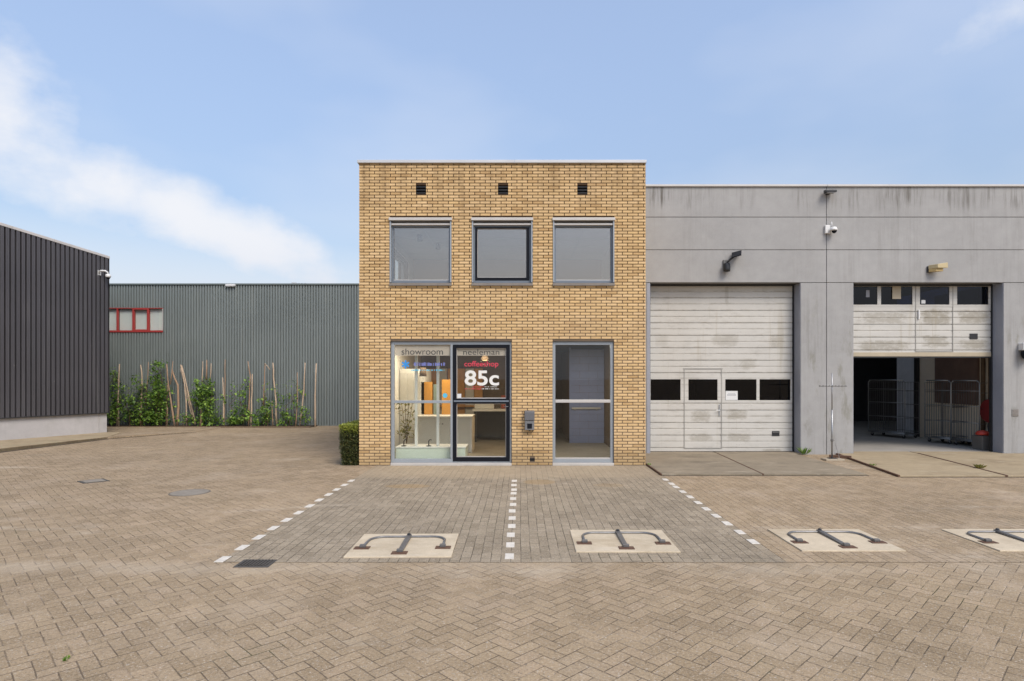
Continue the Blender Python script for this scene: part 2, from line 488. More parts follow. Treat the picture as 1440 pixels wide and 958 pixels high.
M['black_frame'] = plain('black_frame', (.008, .009, .013), .5, spec=.15)
M['black'] = plain('black_plastic', (.018, .018, .019), .45)
M['black_metal'] = plain('black_metal', (.025, .025, .027), .5)
M['sill'] = plain('weathered_sill', (.20, .175, .15), .7, var=.3, vs=9)
M['coping'] = plain('zinc_coping', (.52, .52, .52), .45, .2, var=.15)
M['trim'] = plain('pale_roof_trim', (.50, .47, .44), .5, .1, var=.15)
M['jamb'] = plain('blue_grey_jamb', (.285, .30, .345), .6, var=.15)
M['dark_clad'] = sheet_mat('anthracite_cladding', (.070, .066, .071), .48, (.12, .115, .11))
M['green_clad'] = sheet_mat('sage_cladding', (.182, .204, .196), .42, (.23, .235, .205))
M['green_trim'] = plain('sage_trim', (.11, .13, .12), .5)
M['red'] = plain('red_frame', (.33, .04, .035), .45)
M['white'] = plain('white_plastic', (.68, .67, .65), .4, var=.06)
M['cream'] = plain('cream_lamp', (.48, .39, .22), .5, var=.2)
M['steel'] = plain('galvanised_steel', (.36, .365, .37), .38, .75, var=.25, vs=12)
M['steel_dark'] = plain('worn_steel', (.16, .155, .15), .5, .5, var=.3, vs=14)
M['barrier'] = plain('scuffed_galvanised_tube', (.20, .195, .19), .45, .6, var=.5, vs=9, fine=.2)
M['rust'] = plain('rusty_steel', (.115, .06, .036), .8, .1, var=.4, vs=12)
def slab_mat(name, base, stain, pale):
    m, g = newmat(name)
    p = g.pos(); x, y, z = g.sep(p)
    n1 = g.noise(p, 1.1, 6, .65); n2 = g.noise(p, 7, 5, .7); n3 = g.noise(p, 60, 3, .7)
    c = g.scale(base, g.add(1, g.add(g.mul(g.sub(n1, .5), .5), g.add(g.mul(g.sub(n2, .5), .4), g.mul(g.sub(n3, .5), .4)))))
    c = g.mixc(g.mul(g.ss(g.noise(g.xyz(g.mul(x, .7), y, 3.0), 1.3, 6, .7), .48, .68), .6), c, stain)
    c = g.mixc(g.mul(g.ss(g.noise(g.xyz(x, g.mul(y, 3), 8.0), 1.6, 5, .7), .56, .70), .5), c, pale)
    g.out(g.bsdf(c, .88, 0, g.bump(g.add(n3, n2), .35, .004), .25))
    return m
M['apron'] = slab_mat('stained_concrete_slab', (.25, .205, .145), (.145, .12, .085), (.42, .36, .28))
M['pad'] = slab_mat('pale_concrete_pad', (.53, .44, .315), (.36, .28, .18), (.62, .54, .42))
M['apron2'] = slab_mat('yellowed_concrete_slab', (.35, .275, .175), (.22, .165, .10), (.47, .40, .29))
M['kerb'] = plain('kerb_concrete', (.36, .30, .22), .85, var=.3, vs=3)
M['whitepaver'] = plain('white_paver', (.60, .55, .475), .8, var=.25, vs=11, fine=.22)
M['iron'] = plain('cast_iron', (.085, .078, .07), .8, 0, spec=.15, var=.25, vs=12)
M['cover_grey'] = plain('grey_cover', (.25, .22, .18), .85, 0, var=.35, vs=9, spec=.15)
M['cover_rim'] = plain('cover_rim', (.17, .145, .115), .85, 0, var=.3, vs=9, spec=.15)
M['soil'] = plain('soil', (.06, .045, .03), .95, var=.4, vs=6, bump=.5)
M['room_white'] = plain('white_plaster', (.72, .70, .67), .8, var=.04)
M['room_warm'] = plain('warm_ceiling', (.42, .36, .28), .8, var=.06)
M['room_brown'] = plain('brown_wall', (.17, .12, .075), .8, var=.15)
M['room_floor'] = plain('worn_screed', (.22, .19, .15), .55, var=.25, vs=1.5)
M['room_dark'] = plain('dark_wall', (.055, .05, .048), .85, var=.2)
M['beige_wall'] = plain('beige_wall', (.78, .68, .54), .8, var=.2, vs=1.2)
M['blue_wall'] = plain('blue_grey_wall', (.215, .25, .40), .75, var=.15)
M['pale_grey'] = plain('pale_grey_sheet', (.62, .62, .62), .8, var=.05)
M['pale_blue_wall'] = plain('pale_blue_wall', (.66, .68, .72), .8, var=.2)
M['garage_floor'] = plain('garage_floor', (.34, .31, .27), .6, var=.3, vs=1.5)
M['sheet_brown'] = plain('brown_sheet', (.16, .10, .075), .75, var=.35, vs=3)
M['sample_green'] = plain('grey_green_board', (.20, .25, .22), .6)
M['greenish'] = plain('pale_green_panel', (.55, .58, .49), .5, var=.05)
M['joinery'] = plain('white_joinery', (.62, .60, .56), .45, var=.05)
M['wood'] = plain('orange_wood', (.55, .26, .05), .5, var=.3, vs=4)
M['wood_grey'] = plain('weathered_wood', (.44, .33, .23), .85, var=.35, vs=7, fine=.2)
M['wood_brown'] = plain('brown_bark', (.31, .20, .125), .85, var=.35, vs=7, fine=.2)
M['timber'] = plain('old_timber', (.13, .085, .05), .85, var=.3, vs=8)
M['reel'] = plain('red_reel', (.22, .02, .02), .45)
M['pinkred'] = plain('red_vinyl', (.72, .05, .09), .5, var=.02)
M['vinyl_white'] = plain('white_vinyl', (.72, .70, .65), .5, var=.02)
M['vinyl_black'] = plain('dark_vinyl', (.03, .028, .025), .5, var=.02)
M['vinyl_blue'] = plain('blue_vinyl', (.03, .25, .62), .5, var=.02)
M['vinyl_violet'] = plain('violet_vinyl', (.17, .19, .45), .5, var=.02)
M['vinyl_sky'] = plain('pale_blue_vinyl', (.10, .45, .62), .5, var=.02)
M['paper'] = plain('paper', (.66, .66, .64), .8, var=.03)
M['paper_print'] = plain('faded_print', (.30, .30, .32), .8)

def glass_mat(name, refl=1.0, tint=(1, 1, 1), rough=.0, ior=1.5, mirror=(1, 1, 1)):
    m, g = newmat(name)
    geo = g.new('ShaderNodeNewGeometry')
    fr = g.new('ShaderNodeFresnel')
    g.put(fr.inputs['IOR'], g.lerp(geo.outputs['Backfacing'], ior, 1 / ior))
    wav = g.noise(g.obj(), 1.4, 2, .5)
    nb = g.bump(wav, .03, .02)
    tr = g.new('ShaderNodeBsdfTransparent'); g.put(tr.inputs[0], tint)
    gl = g.new('ShaderNodeBsdfGlossy'); gl.inputs['Roughness'].default_value = rough; g.put(gl.inputs[0], mirror); g.put(gl.inputs['Normal'], nb)
    mx = g.new('ShaderNodeMixShader')
    g.put(mx.inputs[0], g.m('MULTIPLY', fr.outputs[0], refl, clamp=True)); g.l.new(tr.outputs[0], mx.inputs[1]); g.l.new(gl.outputs[0], mx.inputs[2])
    g.out(mx.outputs[0])
    return m
M['glass'] = glass_mat('clear_glass', .75, (.95, .97, .95))
M['glass_coat'] = glass_mat('coated_glass', 5.4, (.86, .86, .85), mirror=(1, .885, .79))
M['glass_dark'] = glass_mat('smoked_glass', .55, (.20, .23, .36))
def frosted():
    m, g = newmat('frosted_film')
    tr = g.new('ShaderNodeBsdfTransparent'); df = g.bsdf((.52, .47, .38), .7)
    mx = g.new('ShaderNodeMixShader'); mx.inputs[0].default_value = .55
    g.l.new(tr.outputs[0], mx.inputs[1]); g.l.new(df, mx.inputs[2]); g.out(mx.outputs[0])
    return m
M['frost'] = frosted()
def emitter(name, col, s):
    m, g = newmat(name); e = g.new('ShaderNodeEmission'); g.put(e.inputs[0], col); e.inputs[1].default_value = s
    g.out(e.outputs[0]); return m
M['lamp'] = emitter('lit_lamp', (1, .84, .6), 3)
M['fill_lamp'] = emitter('fill_tube', (1, .9, .75), 4)
def leaf_mat(name, stops, trans=.3):
    m, g = newmat(name)
    c = g.ramp(g.island(), stops)
    b = g.bsdf(c, .5, 0, None, .35)
    t = g.new('ShaderNodeBsdfTranslucent'); g.put(t.inputs[0], g.scale(c, 1.3))
    mx = g.new('ShaderNodeMixShader'); mx.inputs[0].default_value = trans
    g.l.new(b, mx.inputs[1]); g.l.new(t.outputs[0], mx.inputs[2]); g.out(mx.outputs[0])
    return m
M['leaf'] = leaf_mat('climber_leaf', [(0, (.045, .095, .018)), (.35, (.105, .20, .03)), (.7, (.19, .31, .05)), (1, (.30, .42, .08))])
M['leaf_hedge'] = leaf_mat('hedge_leaf', [(0, (.022, .026, .010)), (.4, (.05, .062, .02)), (.75, (.10, .112, .035)), (.92, (.17, .18, .05)), (1, (.2, .12, .05))], .15)
M['leaf_top'] = leaf_mat('hedge_young_leaf', [(0, (.17, .20, .03)), (.5, (.30, .33, .05)), (1, (.44, .46, .10))], .25)
M['leaf_weed'] = leaf_mat('weed_leaf', [(0, (.09, .10, .02)), (.6, (.20, .19, .05)), (1, (.34, .27, .07))], .25)
M['hedge_core'] = plain('hedge_twigs', (.018, .014, .009), .95)

# ================================================================== SETTING
# ground: one sheet to the horizon
mb = MB()
mb.quad((-400, -400, 0), (400, -400, 0), (400, 600, 0), (-400, 600, 0))
struct(mb.build('ground', M['pave']))
# parking bays: grey pavers laid square to the facade
LA, LB, LC = -3.01, -.11, 2.60
mb = MB(); mb.quad((LA, 6.02, .004), (LC + .05, 6.02, .004), (LC + .05, D1 + .02, .004), (LA, D1 + .02, .004))
struct(mb.build('parking_bay', M['bay']))
mb = MB(); mb.quad((LC + .05, 6.02, .004), (22, 6.02, .004), (22, D2 + .02, .004), (LC + .05, D2 + .02, .004))
struct(mb.build('yard_paving', M['bay2']))
# white pavers between the bays
for X, y0, y1, ph in ((LA, 6.0, 10.98, 0), (LB, 6.1, 11.0, .05), (LC, 6.65, 11.02, .02)):
    mb = MB(); y = y0 + .02; k = 0
    while y < y1:
        jx = random.uniform(-.006, .006)
        mb.box(X - .046 + jx, X + .046 + jx, y, y + .19, .0, .0075 + random.uniform(0, .0015))
        y += .42 if not (k in (8,) and ph) else .30
        k += 1
    struct(mb.build('parking_line', M['whitepaver'], bevel=.003))
# driveway slabs in front of the garage doors, edged in rusty steel
def slab(name, mat, poly, z):
    return struct(MB().prism(poly, -.02, z).build(name, mat, bevel=.008))
yb = D2 + .36
slab('driveway', M['apron'], [(2.64, 11.30), (4.52, 11.30), (4.66, D2 + .0), (4.66, yb), (3.09, yb), (3.09, D2), (2.64, D2)], .035)
slab('driveway', M['apron'], [(4.55, 11.30), (6.48, 11.30), (6.49, D2 - .01), (6.63, D2 - .0), (6.63, yb), (4.69, yb), (4.69, D2)], .034)
slab('driveway', M['apron2'], [(6.98, 11.12), (8.92, 11.12), (9.42, D2), (9.42, yb), (7.92, yb), (7.92, D2 - .01), (7.52, D2 - .01)], .034)
slab('driveway', M['apron2'], [(8.97, 11.12), (16, 11.12), (16, D2 - .01), (11.46, D2 - .01), (11.46, yb), (9.47, yb), (9.47, D2)], .034)
mb = MB()
mb.prism([(6.94, 11.11), (6.975, 11.11), (7.515, D2 - .02), (7.48, D2 - .02)], 0, .043)
mb.prism([(8.925, 11.12), (8.965, 11.12), (9.465, D2), (9.425, D2)], 0, .041)
mb.prism([(4.522, 11.30), (4.548, 11.30), (4.688, D2), (4.662, D2)], 0, .038)
mb.prism([(2.615, 11.28), (2.638, 11.28), (2.638, D2 - .02), (2.615, D2 - .02)], 0, .041)
struct(mb.build('driveway_edging', M['rust']))
# raised pavement and kerb beside the dark hall
K0, K1, K2, K3 = (-13.5, 10.0), (-12.77, 14.83), (-12.3, 17.97), (-10.86, 20.2)
struct(MB().prism([(-22, 10.0), K0, K1, K2, K3, (-10.9, 22.0), (-22, 22.0)], -.05, [.085, .085, .085, .055, .012, .012, .06]).build('pavement', M['bay2']))
struct(MB().prism([K0, K1, K2, (-12.75, 19.3), (-13.3, 19.3), (-14.5, 16.7), (-17.4, 10.0)], -.04, [.095, .095, .066, .075, .08, .09, .095]).build('kerb', M['apron2'], bevel=.01))
struct(MB().prism([(K0[0] + .01, 10), (K0[0] + .12, 10), (K1[0] + .13, K1[1]), (K2[0] + .12, K2[1] - .05), (K3[0] + .05, K3[1] - .02), K3, (K2[0] + .01, K2[1]), (K1[0] + .01, K1[1])], -.05, .006).build('gutter', M['soil']))
struct(box(2.62, 6.5, 11.255, 11.295, -.02, .008).build('gutter', M['soil']))
struct(box(6.98, 16, 11.07, 11.112, -.02, .008).build('gutter', M['soil']))
# planting bed under the climbers
struct(box(-16, -7.65, 22.05, D3, -.05, .03).build('planting_bed', M['soil']))
struct(box(-16, -7.65, 21.98, 22.05, -.05, .05).build('bed_edging', M['timber'], bevel=.005))

# ================================================================== BRICK BUILDING
BX0, BX1, BH = bx(505), bx(908), bz(230)
DEEP = 9.0
brick = thing('brick_building', ((BX0 + BX1) / 2, D1, 0), 'two-storey yellow brick building with three upper windows and a glazed shopfront', 'building')
UPW = [(548, 635, False), (663.5, 749, True), (777.5, 864, False)]
holes = [(bx(a), bx(b), bz(402), bz(307)) for a, b, s in UPW]
SHOP = (bx(549), bx(719.5), 0.0, bz(480)); ENTR = (bx(777), bx(863.5), 0.0, bz(480))
holes += [SHOP, ENTR]
VENTS = [(bx(c - 7.2), bx(c + 7.2), bz(272.8), bz(260.3)) for c in (592, 707.5, 819)]
holes += VENTS
LOWV = (bx(745), bx(752), bz(648.5), bz(644.5))
holes.append(LOWV)

def wall_holes(mb, x0, x1, z0, z1, hs, ya, yb):
    """slab between y=ya (outer) and y=yb with rectangular openings"""
    xs = sorted({x0, x1, *[h[0] for h in hs], *[h[1] for h in hs]}); zs = sorted({z0, z1, *[max(h[2], z0) for h in hs], *[h[3] for h in hs]})
    inside = lambda x, z: any(h[0] < x < h[1] and h[2] < z < h[3] for h in hs)
    ok = lambda i, k: 0 <= i < len(xs) - 1 and 0 <= k < len(zs) - 1 and not inside((xs[i] + xs[i+1]) / 2, (zs[k] + zs[k+1]) / 2)
    for i in range(len(xs) - 1):
        for k in range(len(zs) - 1):
            if not ok(i, k): continue
            a, b, c, e = xs[i], xs[i+1], zs[k], zs[k+1]
            mb.quad((a, ya, c), (b, ya, c), (b, ya, e), (a, ya, e))
            mb.quad((b, yb, c), (a, yb, c), (a, yb, e), (b, yb, e))
            if not ok(i - 1, k): mb.quad((a, yb, c), (a, ya, c), (a, ya, e), (a, yb, e))
            if not ok(i + 1, k): mb.quad((b, ya, c), (b, yb, c), (b, yb, e), (b, ya, e))
            if not ok(i, k - 1): mb.quad((a, ya, c), (a, yb, c), (b, yb, c), (b, ya, c))
            if not ok(i, k + 1): mb.quad((a, ya, e), (b, ya, e), (b, yb, e), (a, yb, e))

ADDED_SIDEW = (14.2, 16.6, 3.75, 4.99)  # side opening added to let more light into the upper room
CO, BL, JT = .0625, .2195, .0165          # course height, brick pitch, joint
def brick_face(mb, a0, a1, hs, put, z1):
    """running bond over a face; put(a, z, out) maps wall coordinates to space"""
    n = int(z1 / CO) + 1
    for r in range(n):
        za, zb = r * CO + JT, min((r + 1) * CO, z1 - .004)
        if zb - za < .015: continue
        zm = (za + zb) / 2
        cut = sorted([(h[0], h[1]) for h in hs if h[2] - .015 < zm < h[3] + .015])
        a = a0 - (BL / 2 if r % 2 else 0)
        while a < a1:
            p, q = max(a, a0), min(a + BL - JT, a1)
            segs = [(p, q)]
            for c0, c1 in cut:
                segs = [t for s0, s1 in segs for t in ((s0, min(s1, c0)), (max(s0, c1), s1)) if t[1] - t[0] > .006]
            for s0, s1 in segs:
                o = .0085 + random.uniform(-.0015, .0015); dz_ = random.uniform(-.001, .001)
                pts = [put(s0, za + dz_, 0), put(s1, za + dz_, 0), put(s1, zb + dz_, 0), put(s0, zb + dz_, 0)]
                top = [put(s0, za + dz_, o), put(s1, za + dz_, o), put(s1, zb + dz_, o), put(s0, zb + dz_, o)]
                k = len(mb.v); mb.v += pts + top
                mb.f += [(k+4, k+5, k+6, k+7), (k, k+1, k+5, k+4), (k+1, k+2, k+6, k+5), (k+2, k+3, k+7, k+6), (k+3, k, k+4, k+7)]
            a += BL
mb = MB()
brick_face(mb, BX0, BX1, holes, lambda a, z, o: (a, D1 + .008 - o, z), BH)
brick_face(mb, D1 + .012, D1 + DEEP, [ADDED_SIDEW], lambda a, z, o: (BX0 + .008 - o, a, z), BH)
brick_face(mb, D1 + .012, D2 + .02, [], lambda a, z, o: (BX1 - .008 + o, a, z), BH)
mb.build('wall', M['brick'], brick)
mb = MB()
wall_holes(mb, BX0 + .008, BX1 - .008, 0, BH, holes, D1 + .008, D1 + .28)
for q in ((D1 + .281, D1 + DEEP, 0, ADDED_SIDEW[2]), (D1 + .281, D1 + DEEP, ADDED_SIDEW[3], BH), (D1 + .281, ADDED_SIDEW[0], ADDED_SIDEW[2], ADDED_SIDEW[3]), (ADDED_SIDEW[1], D1 + DEEP, ADDED_SIDEW[2], ADDED_SIDEW[3])): mb.box(BX0 + .008, BX0 + .28, *q)
mb.box(BX1 - .28, BX1 - .008, D1 + .281, D1 + DEEP, 0, BH)
mb.box(BX0 + .281, BX1 - .281, D1 + DEEP - .28, D1 + DEEP, 0, BH)
mb.build('wall', M['mortar'], brick)
box(BX0 + .29, BX1 - .29, D1 + .29, D1 + DEEP - .29, BH - .55, BH - .3).build('roof', M['seal'], brick)
mb = MB()
for a, b in ((BX0 - .03, bx(723)), (bx(723) + .004, BX1 + .01)):
    mb.box(a, b, D1 - .045, D1 + .30, BH, BH + .062)
mb.box(BX0 - .03, BX0 + .30, D1 + .302, D1 + DEEP, BH, BH + .062)
mb.box(BX1 - .30, BX1 + .01, D1 + .302, D1 + DEEP, BH, BH + .062)
mb.build('coping', M['coping'], brick, bevel=.006)

for (x0, x1, z0, z1) in VENTS:
    v = part('vent', ((x0 + x1) / 2, D1 + .03, z0), brick)
    box(x0, x1, D1 + .06, D1 + .07, z0, z1).build('backing', M['black'], v)
    mb = MB()
    for k in range(3):
        zz = z0 + .012 + k * (z1 - z0) / 3
        mb.prism([(x0 + .004, D1 + .004), (x1 - .004, D1 + .004), (x1 - .004, D1 + .05), (x0 + .004, D1 + .05)], zz, [zz + .012, zz + .012, zz + .05, zz + .05])
    mb.build('slat', M['black'], v)
x0, x1, z0, z1 = LOWV
v = part('vent', ((x0 + x1) / 2, D1 + .03, z0), brick)
box(x0, x1, D1 + .05, D1 + .06, z0, z1).build('backing', M['black'], v)
mb = MB()
for k in range(4): mb.box(x0 + .012 + k * .024, x0 + .022 + k * .024, D1 + .005, D1 + .03, z0, z1)
mb.build('slat', M['black'], v)

def frame_rect(mb, x0, x1, z0, z1, wl, wr, wb, wt, ya, yb):
    mb.box(x0, x0 + wl, ya, yb, z0, z1); mb.box(x1 - wr, x1, ya, yb, z0, z1)
    mb.box(x0 + wl, x1 - wr, ya, yb, z0, z0 + wb); mb.box(x0 + wl, x1 - wr, ya, yb, z1 - wt, z1)

for a, b, sash in UPW:
    x0, x1 = bx(a), bx(b); wpart = part('window', ((x0 + x1) / 2, D1 + .1, bz(402)), brick)
    zs = bz(397.8)                                   # top of the sill
    mb = MB(); mb.prism([(x0 - .004, D1 - .045), (x1 + .004, D1 - .045), (x1 + .004, D1 + .12), (x0 - .004, D1 + .12)], bz(402.2), [zs - .012, zs - .012, zs + .005, zs + .005])
    mb.build('sill', M['sill'], wpart, bevel=.004)
    box(x0 - .012, x1 + .012, D1 - .05, D1 + .12, bz(310.7), bz(306.7)).build('shutter_box', M['alu_light'], wpart, bevel=.006)
    for ra, rb in ((x0 + .002, x0 + .03), (x1 - .03, x1 - .002)): box(ra, rb, D1 - .02, D1 + .08, zs + .006, bz(310.8)).build('guide_rail', M['alu'], wpart, bevel=.003)
    box(x0 + .031, x1 - .031, D1 + .0, D1 + .08, bz(316.6), bz(313.9)).build('shutter_slat', M['alu_light'], wpart, bevel=.004)
    fx0, fx1, fz0, fz1 = x0 + .031, x1 - .031, zs + .006, bz(316.7)
    mb = MB(); frame_rect(mb, fx0, fx1, fz0, fz1, .036, .036, .055, .03, D1 + .06, D1 + .13)
    mb.build('frame', M['alu_blue'], wpart, bevel=.004)
    mb = MB(); mb.box(fx0 + .037, fx1 - .037, D1 + .075, D1 + .10, fz0 + .056, fz0 + .07)
    gx0, gx1, gz0, gz1 = fx0 + .036, fx1 - .036, fz0 + .055, fz1 - .03
    if sash:
        mb = MB(); frame_rect(mb, gx0 + .001, gx1 - .001, gz0 + .001, gz1 - .001, .042, .062, .055, .02, D1 + .045, D1 + .12)
        mb.build('sash', M['black_frame'], wpart, bevel=.004)
        gx0 += .043; gx1 -= .063; gz0 += .056; gz1 -= .021
        mb = MB(); frame_rect(mb, gx0, gx1, gz0, gz1, .008, .008, .016, .012, D1 + .09, D1 + .102)
    mb.build('glazing_bead', M['alu_light'], wpart)
    box(gx0 - .002, gx1 + .002, D1 + .104, D1 + .110, gz0 - .002, gz1 + .002).build('pane', M['glass_coat'], wpart)

# ---- shopfront
x0, x1, z0, z1 = SHOP
sp = part('shop_window', ((x0 + x1) / 2, D1 + .1, 0), brick)
box(x0 + .002, x1 - .002, D1 - .01, D1 + .20, 0, bz(651.2)).build('threshold', M['alu_light'], sp, bevel=.005)
ya, yb = D1 + .05, D1 + .13
zb = bz(651)
mb = MB(); frame_rect(mb, x0 + .002, x1 - .002, zb, z1 - .002, bx(553.5) - x0, x1 - bx(717), bz(646) - zb, z1 - bz(484.5), ya, yb)
xm0, xm1 = bx(633), bx(636.2)
mb.box(xm0, xm1, ya - .004, yb - .004, bz(646) + .001, bz(484.5) - .001)
mb.box(bx(553.5) + .001, xm0 - .001, ya + .004, yb - .004, bz(567.3), bz(563.5))
mb.build('frame', M['alu'], sp, bevel=.004)
box(bx(553.6), xm0, yb - .035, yb - .029, bz(563.5), bz(484.4)).build('pane', M['glass'], sp)
box(bx(553.6), xm0, yb - .035, yb - .029, bz(646), bz(567.3)).build('pane', M['glass'], sp)
# glazed black door
sd_ = part('shop_door', ((xm1 + x1) / 2, D1 + .1, 0), brick)
ax0, ax1 = xm1 + .004, bx(717) - .004
mb = MB(); frame_rect(mb, ax0, ax1, bz(649.4), bz(484.8), .075, .075, bz(643.6) - bz(649.4), bz(484.8) - bz(489.3), ya - .012, yb - .01)
mb.box(ax0 + .075, ax1 - .075, ya - .012, yb - .01, bz(567.8), bz(560.8))
mb.build('frame', M['black_frame'], sd_, bevel=.004)
mb = MB(); frame_rect(mb, ax0 + .0755, ax1 - .0755, bz(560.7), bz(489.4), .012, .012, .016, .012, yb - .05, yb - .036)
frame_rect(mb, ax0 + .0755, ax1 - .0755, bz(643.5), bz(567.9), .012, .012, .016, .012, yb - .05, yb - .036)
mb.build('glazing_bead', M['alu_light'], sd_)
box(ax0 + .02, ax1 - .02, ya - .018, ya - .0125, bz(565.4), bz(563.2)).build('transom_strip', M['alu_blue'], sd_)
mb = MB(); mb.tube([(ax1 - .035, ya - .012, bz(572)), (ax1 - .035, ya - .05, bz(572)), (ax1 - .12, ya - .052, bz(572))], .009, 8)
mb.build('handle', M['steel_dark'], sd_, smooth=True)
box(ax0 + .075, ax1 - .075, yb - .035, yb - .029, bz(560.8), bz(489.3)).build('pane', M['glass'], sd_)
box(ax0 + .075, ax1 - .075, yb - .035, yb - .029, bz(643.6), bz(567.8)).build('pane', M['glass'], sd_)
# lettering and stickers on the glass
yt = yb - .038
box(bx(554), xm0 - .002, yt + .0008, yt + .002, bz(500), bz(484.9)).build('frosted_band', M['frost'], sp)
box(ax0 + .088, ax1 - .088, yt + .0008, yt + .002, bz(500), bz(490.2)).build('frosted_band', M['frost'], sd_)
lettering('showroom', bx(563.5), yt, bz(498.6), .19, M['vinyl_black'], sp, bx(622) - bx(563.5))
lettering('neeleman', bx(650.8), yt, bz(498.8), .17, M['vinyl_black'], sd_, bx(702) - bx(650.8))
lettering('coffeeshop', bx(652.5), yt, bz(515.2), .16, M['pinkred'], sd_, bx(700.5) - bx(652.5), .0)
lettering('85c', bx(653), yt, bz(541.6), .43, M['vinyl_white'], sd_, bx(701.5) - bx(653), .009)
rr = random.Random(3)
def marks(mb, xa, xb, z, h):
    x = xa
    while x < xb:
        l = rr.uniform(.014, .03)
        mb.box(x, min(x + l, xb), yt - .0008, yt + .0008, z, z + h * rr.uniform(.7, 1)); x += l + rr.choice((.006, .006, .025))
mb = MB(); marks(mb, bx(653), bx(676), bz(547.6), .016); marks(mb, bx(664), bx(680), bz(544.6), .012); mb.build('small_print', M['pinkred'], sd_)
mb = MB(); marks(mb, bx(677), bx(701), bz(547.6), .016); marks(mb, bx(681), bx(699), bz(544.6), .012); mb.build('small_print', M['vinyl_white'], sd_)
mb = MB()
for k in range(3):
    an = R(90 + 60 * k); c, s = math.cos(an), math.sin(an); L_, W_ = .085, .017; cx_, cz_ = bx(569), bz(512.5)
    mb.quad(*[(cx_ + u * c * L_ - v * s * W_, yt - k * .0006, cz_ + u * s * L_ + v * c * W_) for u, v in ((-1, -1), (1, -1), (1, 1), (-1, 1))])
mb.build('star_sticker', M['vinyl_blue'], sp)
mb = MB(); marks(mb, bx(581), bx(625), bz(514.5), .075); mb.build('faded_lettering', M['vinyl_violet'], sp)
mb = MB(); marks(mb, bx(577), bx(624), bz(521.5), .03); mb.build('faded_lettering', M['vinyl_sky'], sp)
mb = MB(); mb.lathe([(.05, 0), (.05, .001)], 24, Matrix.Translation((bx(625), yt, bz(556.5))) @ Matrix.Rotation(R(90), 4, 'X')); mb.build('round_sticker', M['vinyl_sky'], sp)
box(bx(642.5), bx(648), yt, yt + .001, bz(559.8), bz(554)).build('square_sticker', M['paper'], sd_)

# ---- entrance
x0, x1, z0, z1 = ENTR
en = part('entrance_window', ((x0 + x1) / 2, D1 + .1, 0), brick)
box(x0 + .002, x1 - .002, D1 - .01, D1 + .20, 0, bz(651.2)).build('threshold', M['alu_light'], en, bevel=.005)
mb = MB(); frame_rect(mb, x0 + .002, x1 - .002, zb, z1 - .002, bx(781) - x0, x1 - bx(859), bz(646) - zb, z1 - bz(484.8), ya, yb)
mb.build('frame', M['alu'], en, bevel=.004)
mb = MB(); mb.box(bx(781) + .001, bx(859) - .001, ya - .01, yb - .012, bz(566.6), bz(562.4)); mb.build('transom', M['alu_light'], en, bevel=.005)
mb = MB(); mb.box(bx(781) + .001, bx(859) - .001, ya + .01, yb - .03, bz(645.9), bz(644.4)); mb.build('glazing_bead', M['alu_light'], en)
box(bx(781), bx(859), yb - .03, yb - .024, bz(562.4), bz(484.8)).build('pane', M['glass'], en)
box(bx(781), bx(859), yb - .03, yb - .024, bz(646), bz(566.6)).build('pane', M['glass'], en)

# ---- rooms behind the glass
Y0, Y1 = D1 + .283, D1 + DEEP - .283
XI0, XI1 = BX0 + .283, BX1 - .283
XP = .36
box(XI0, XI1, D1 + .14, Y1, .0, .012).build('floor', M['room_floor'], brick)
box(XI0, XP - .05, Y0, Y1, 2.72, 2.80).build('ceiling', M['room_warm'], brick)
box(XP + .05, XI1, Y0, Y1, 2.72, 2.80).build('ceiling', M['room_brown'], brick)
box(XI0, XI1, Y0, Y1, 2.81, 3.10).build('floor', M['room_white'], brick)
box(XI0, XI1, Y0, Y1, 5.17, 5.28).build('ceiling', M['room_white'], brick)
box(XP - .05, XP + .05, Y0, Y1, .013, 2.80).build('partition', M['brick'], brick)
box(XI0 + .001, XI0 + .02, Y0, Y1, .013, 2.72).build('lining', M['room_white'], brick)
box(XI0 + .02, XP - .051, 18.6, 18.7, .013, 2.72).build('partition', M['room_brown'], brick)
box(XP + .051, XI1, Y1 - .06, Y1 - .01, .013, 2.72).build('partition', M['room_brown'], brick)
box(XI0, XI1, 17.15, 17.25, 3.101, 5.17).build('partition', plain('pink_wall', (.42, .34, .31), .8, var=.05), brick)
mb = MB()
for q in ((Y0, 17.15, 3.101, ADDED_SIDEW[2]), (Y0, 17.15, ADDED_SIDEW[3], 5.17), (Y0, ADDED_SIDEW[0], ADDED_SIDEW[2], ADDED_SIDEW[3]), (ADDED_SIDEW[1], 17.15, ADDED_SIDEW[2], ADDED_SIDEW[3])): mb.box(XI0 + .001, XI0 + .02, *q)
mb.build('lining', M['room_white'], brick)
sw = part('window', (BX0 + .1, 15.4, ADDED_SIDEW[2]), brick)  # unseen side window, added to brighten the upper floor
mb = MB()
for q in ((14.2, 14.26, 3.75, 4.99), (16.54, 16.6, 3.75, 4.99), (15.37, 15.43, 3.81, 4.93), (14.26, 16.54, 3.75, 3.81), (14.26, 16.54, 4.93, 4.99)): mb.box(BX0 + .09, BX0 + .16, *q)
mb.build('frame', M['alu'], sw)
box(BX0 + .12, BX0 + .126, 14.26, 16.54, 3.81, 4.93).build('pane', M['glass'], sw)
box(XI1 - .02, XI1 - .001, Y0, 17.15, 3.101, 5.17).build('lining', M['room_white'], brick)
mb = MB()
for k in range(4): mb.box(XI0 + .03, XI1 - .03, 13.6 + k * .9, 13.62 + k * .9, 5.163, 5.1695)
for k in range(4): mb.box(-2.2 + k * 1.2, -2.18 + k * 1.2, Y0 + .02, 17.1, 5.161, 5.1675)
mb.build('ceiling_grid', M['pale_grey'], brick)
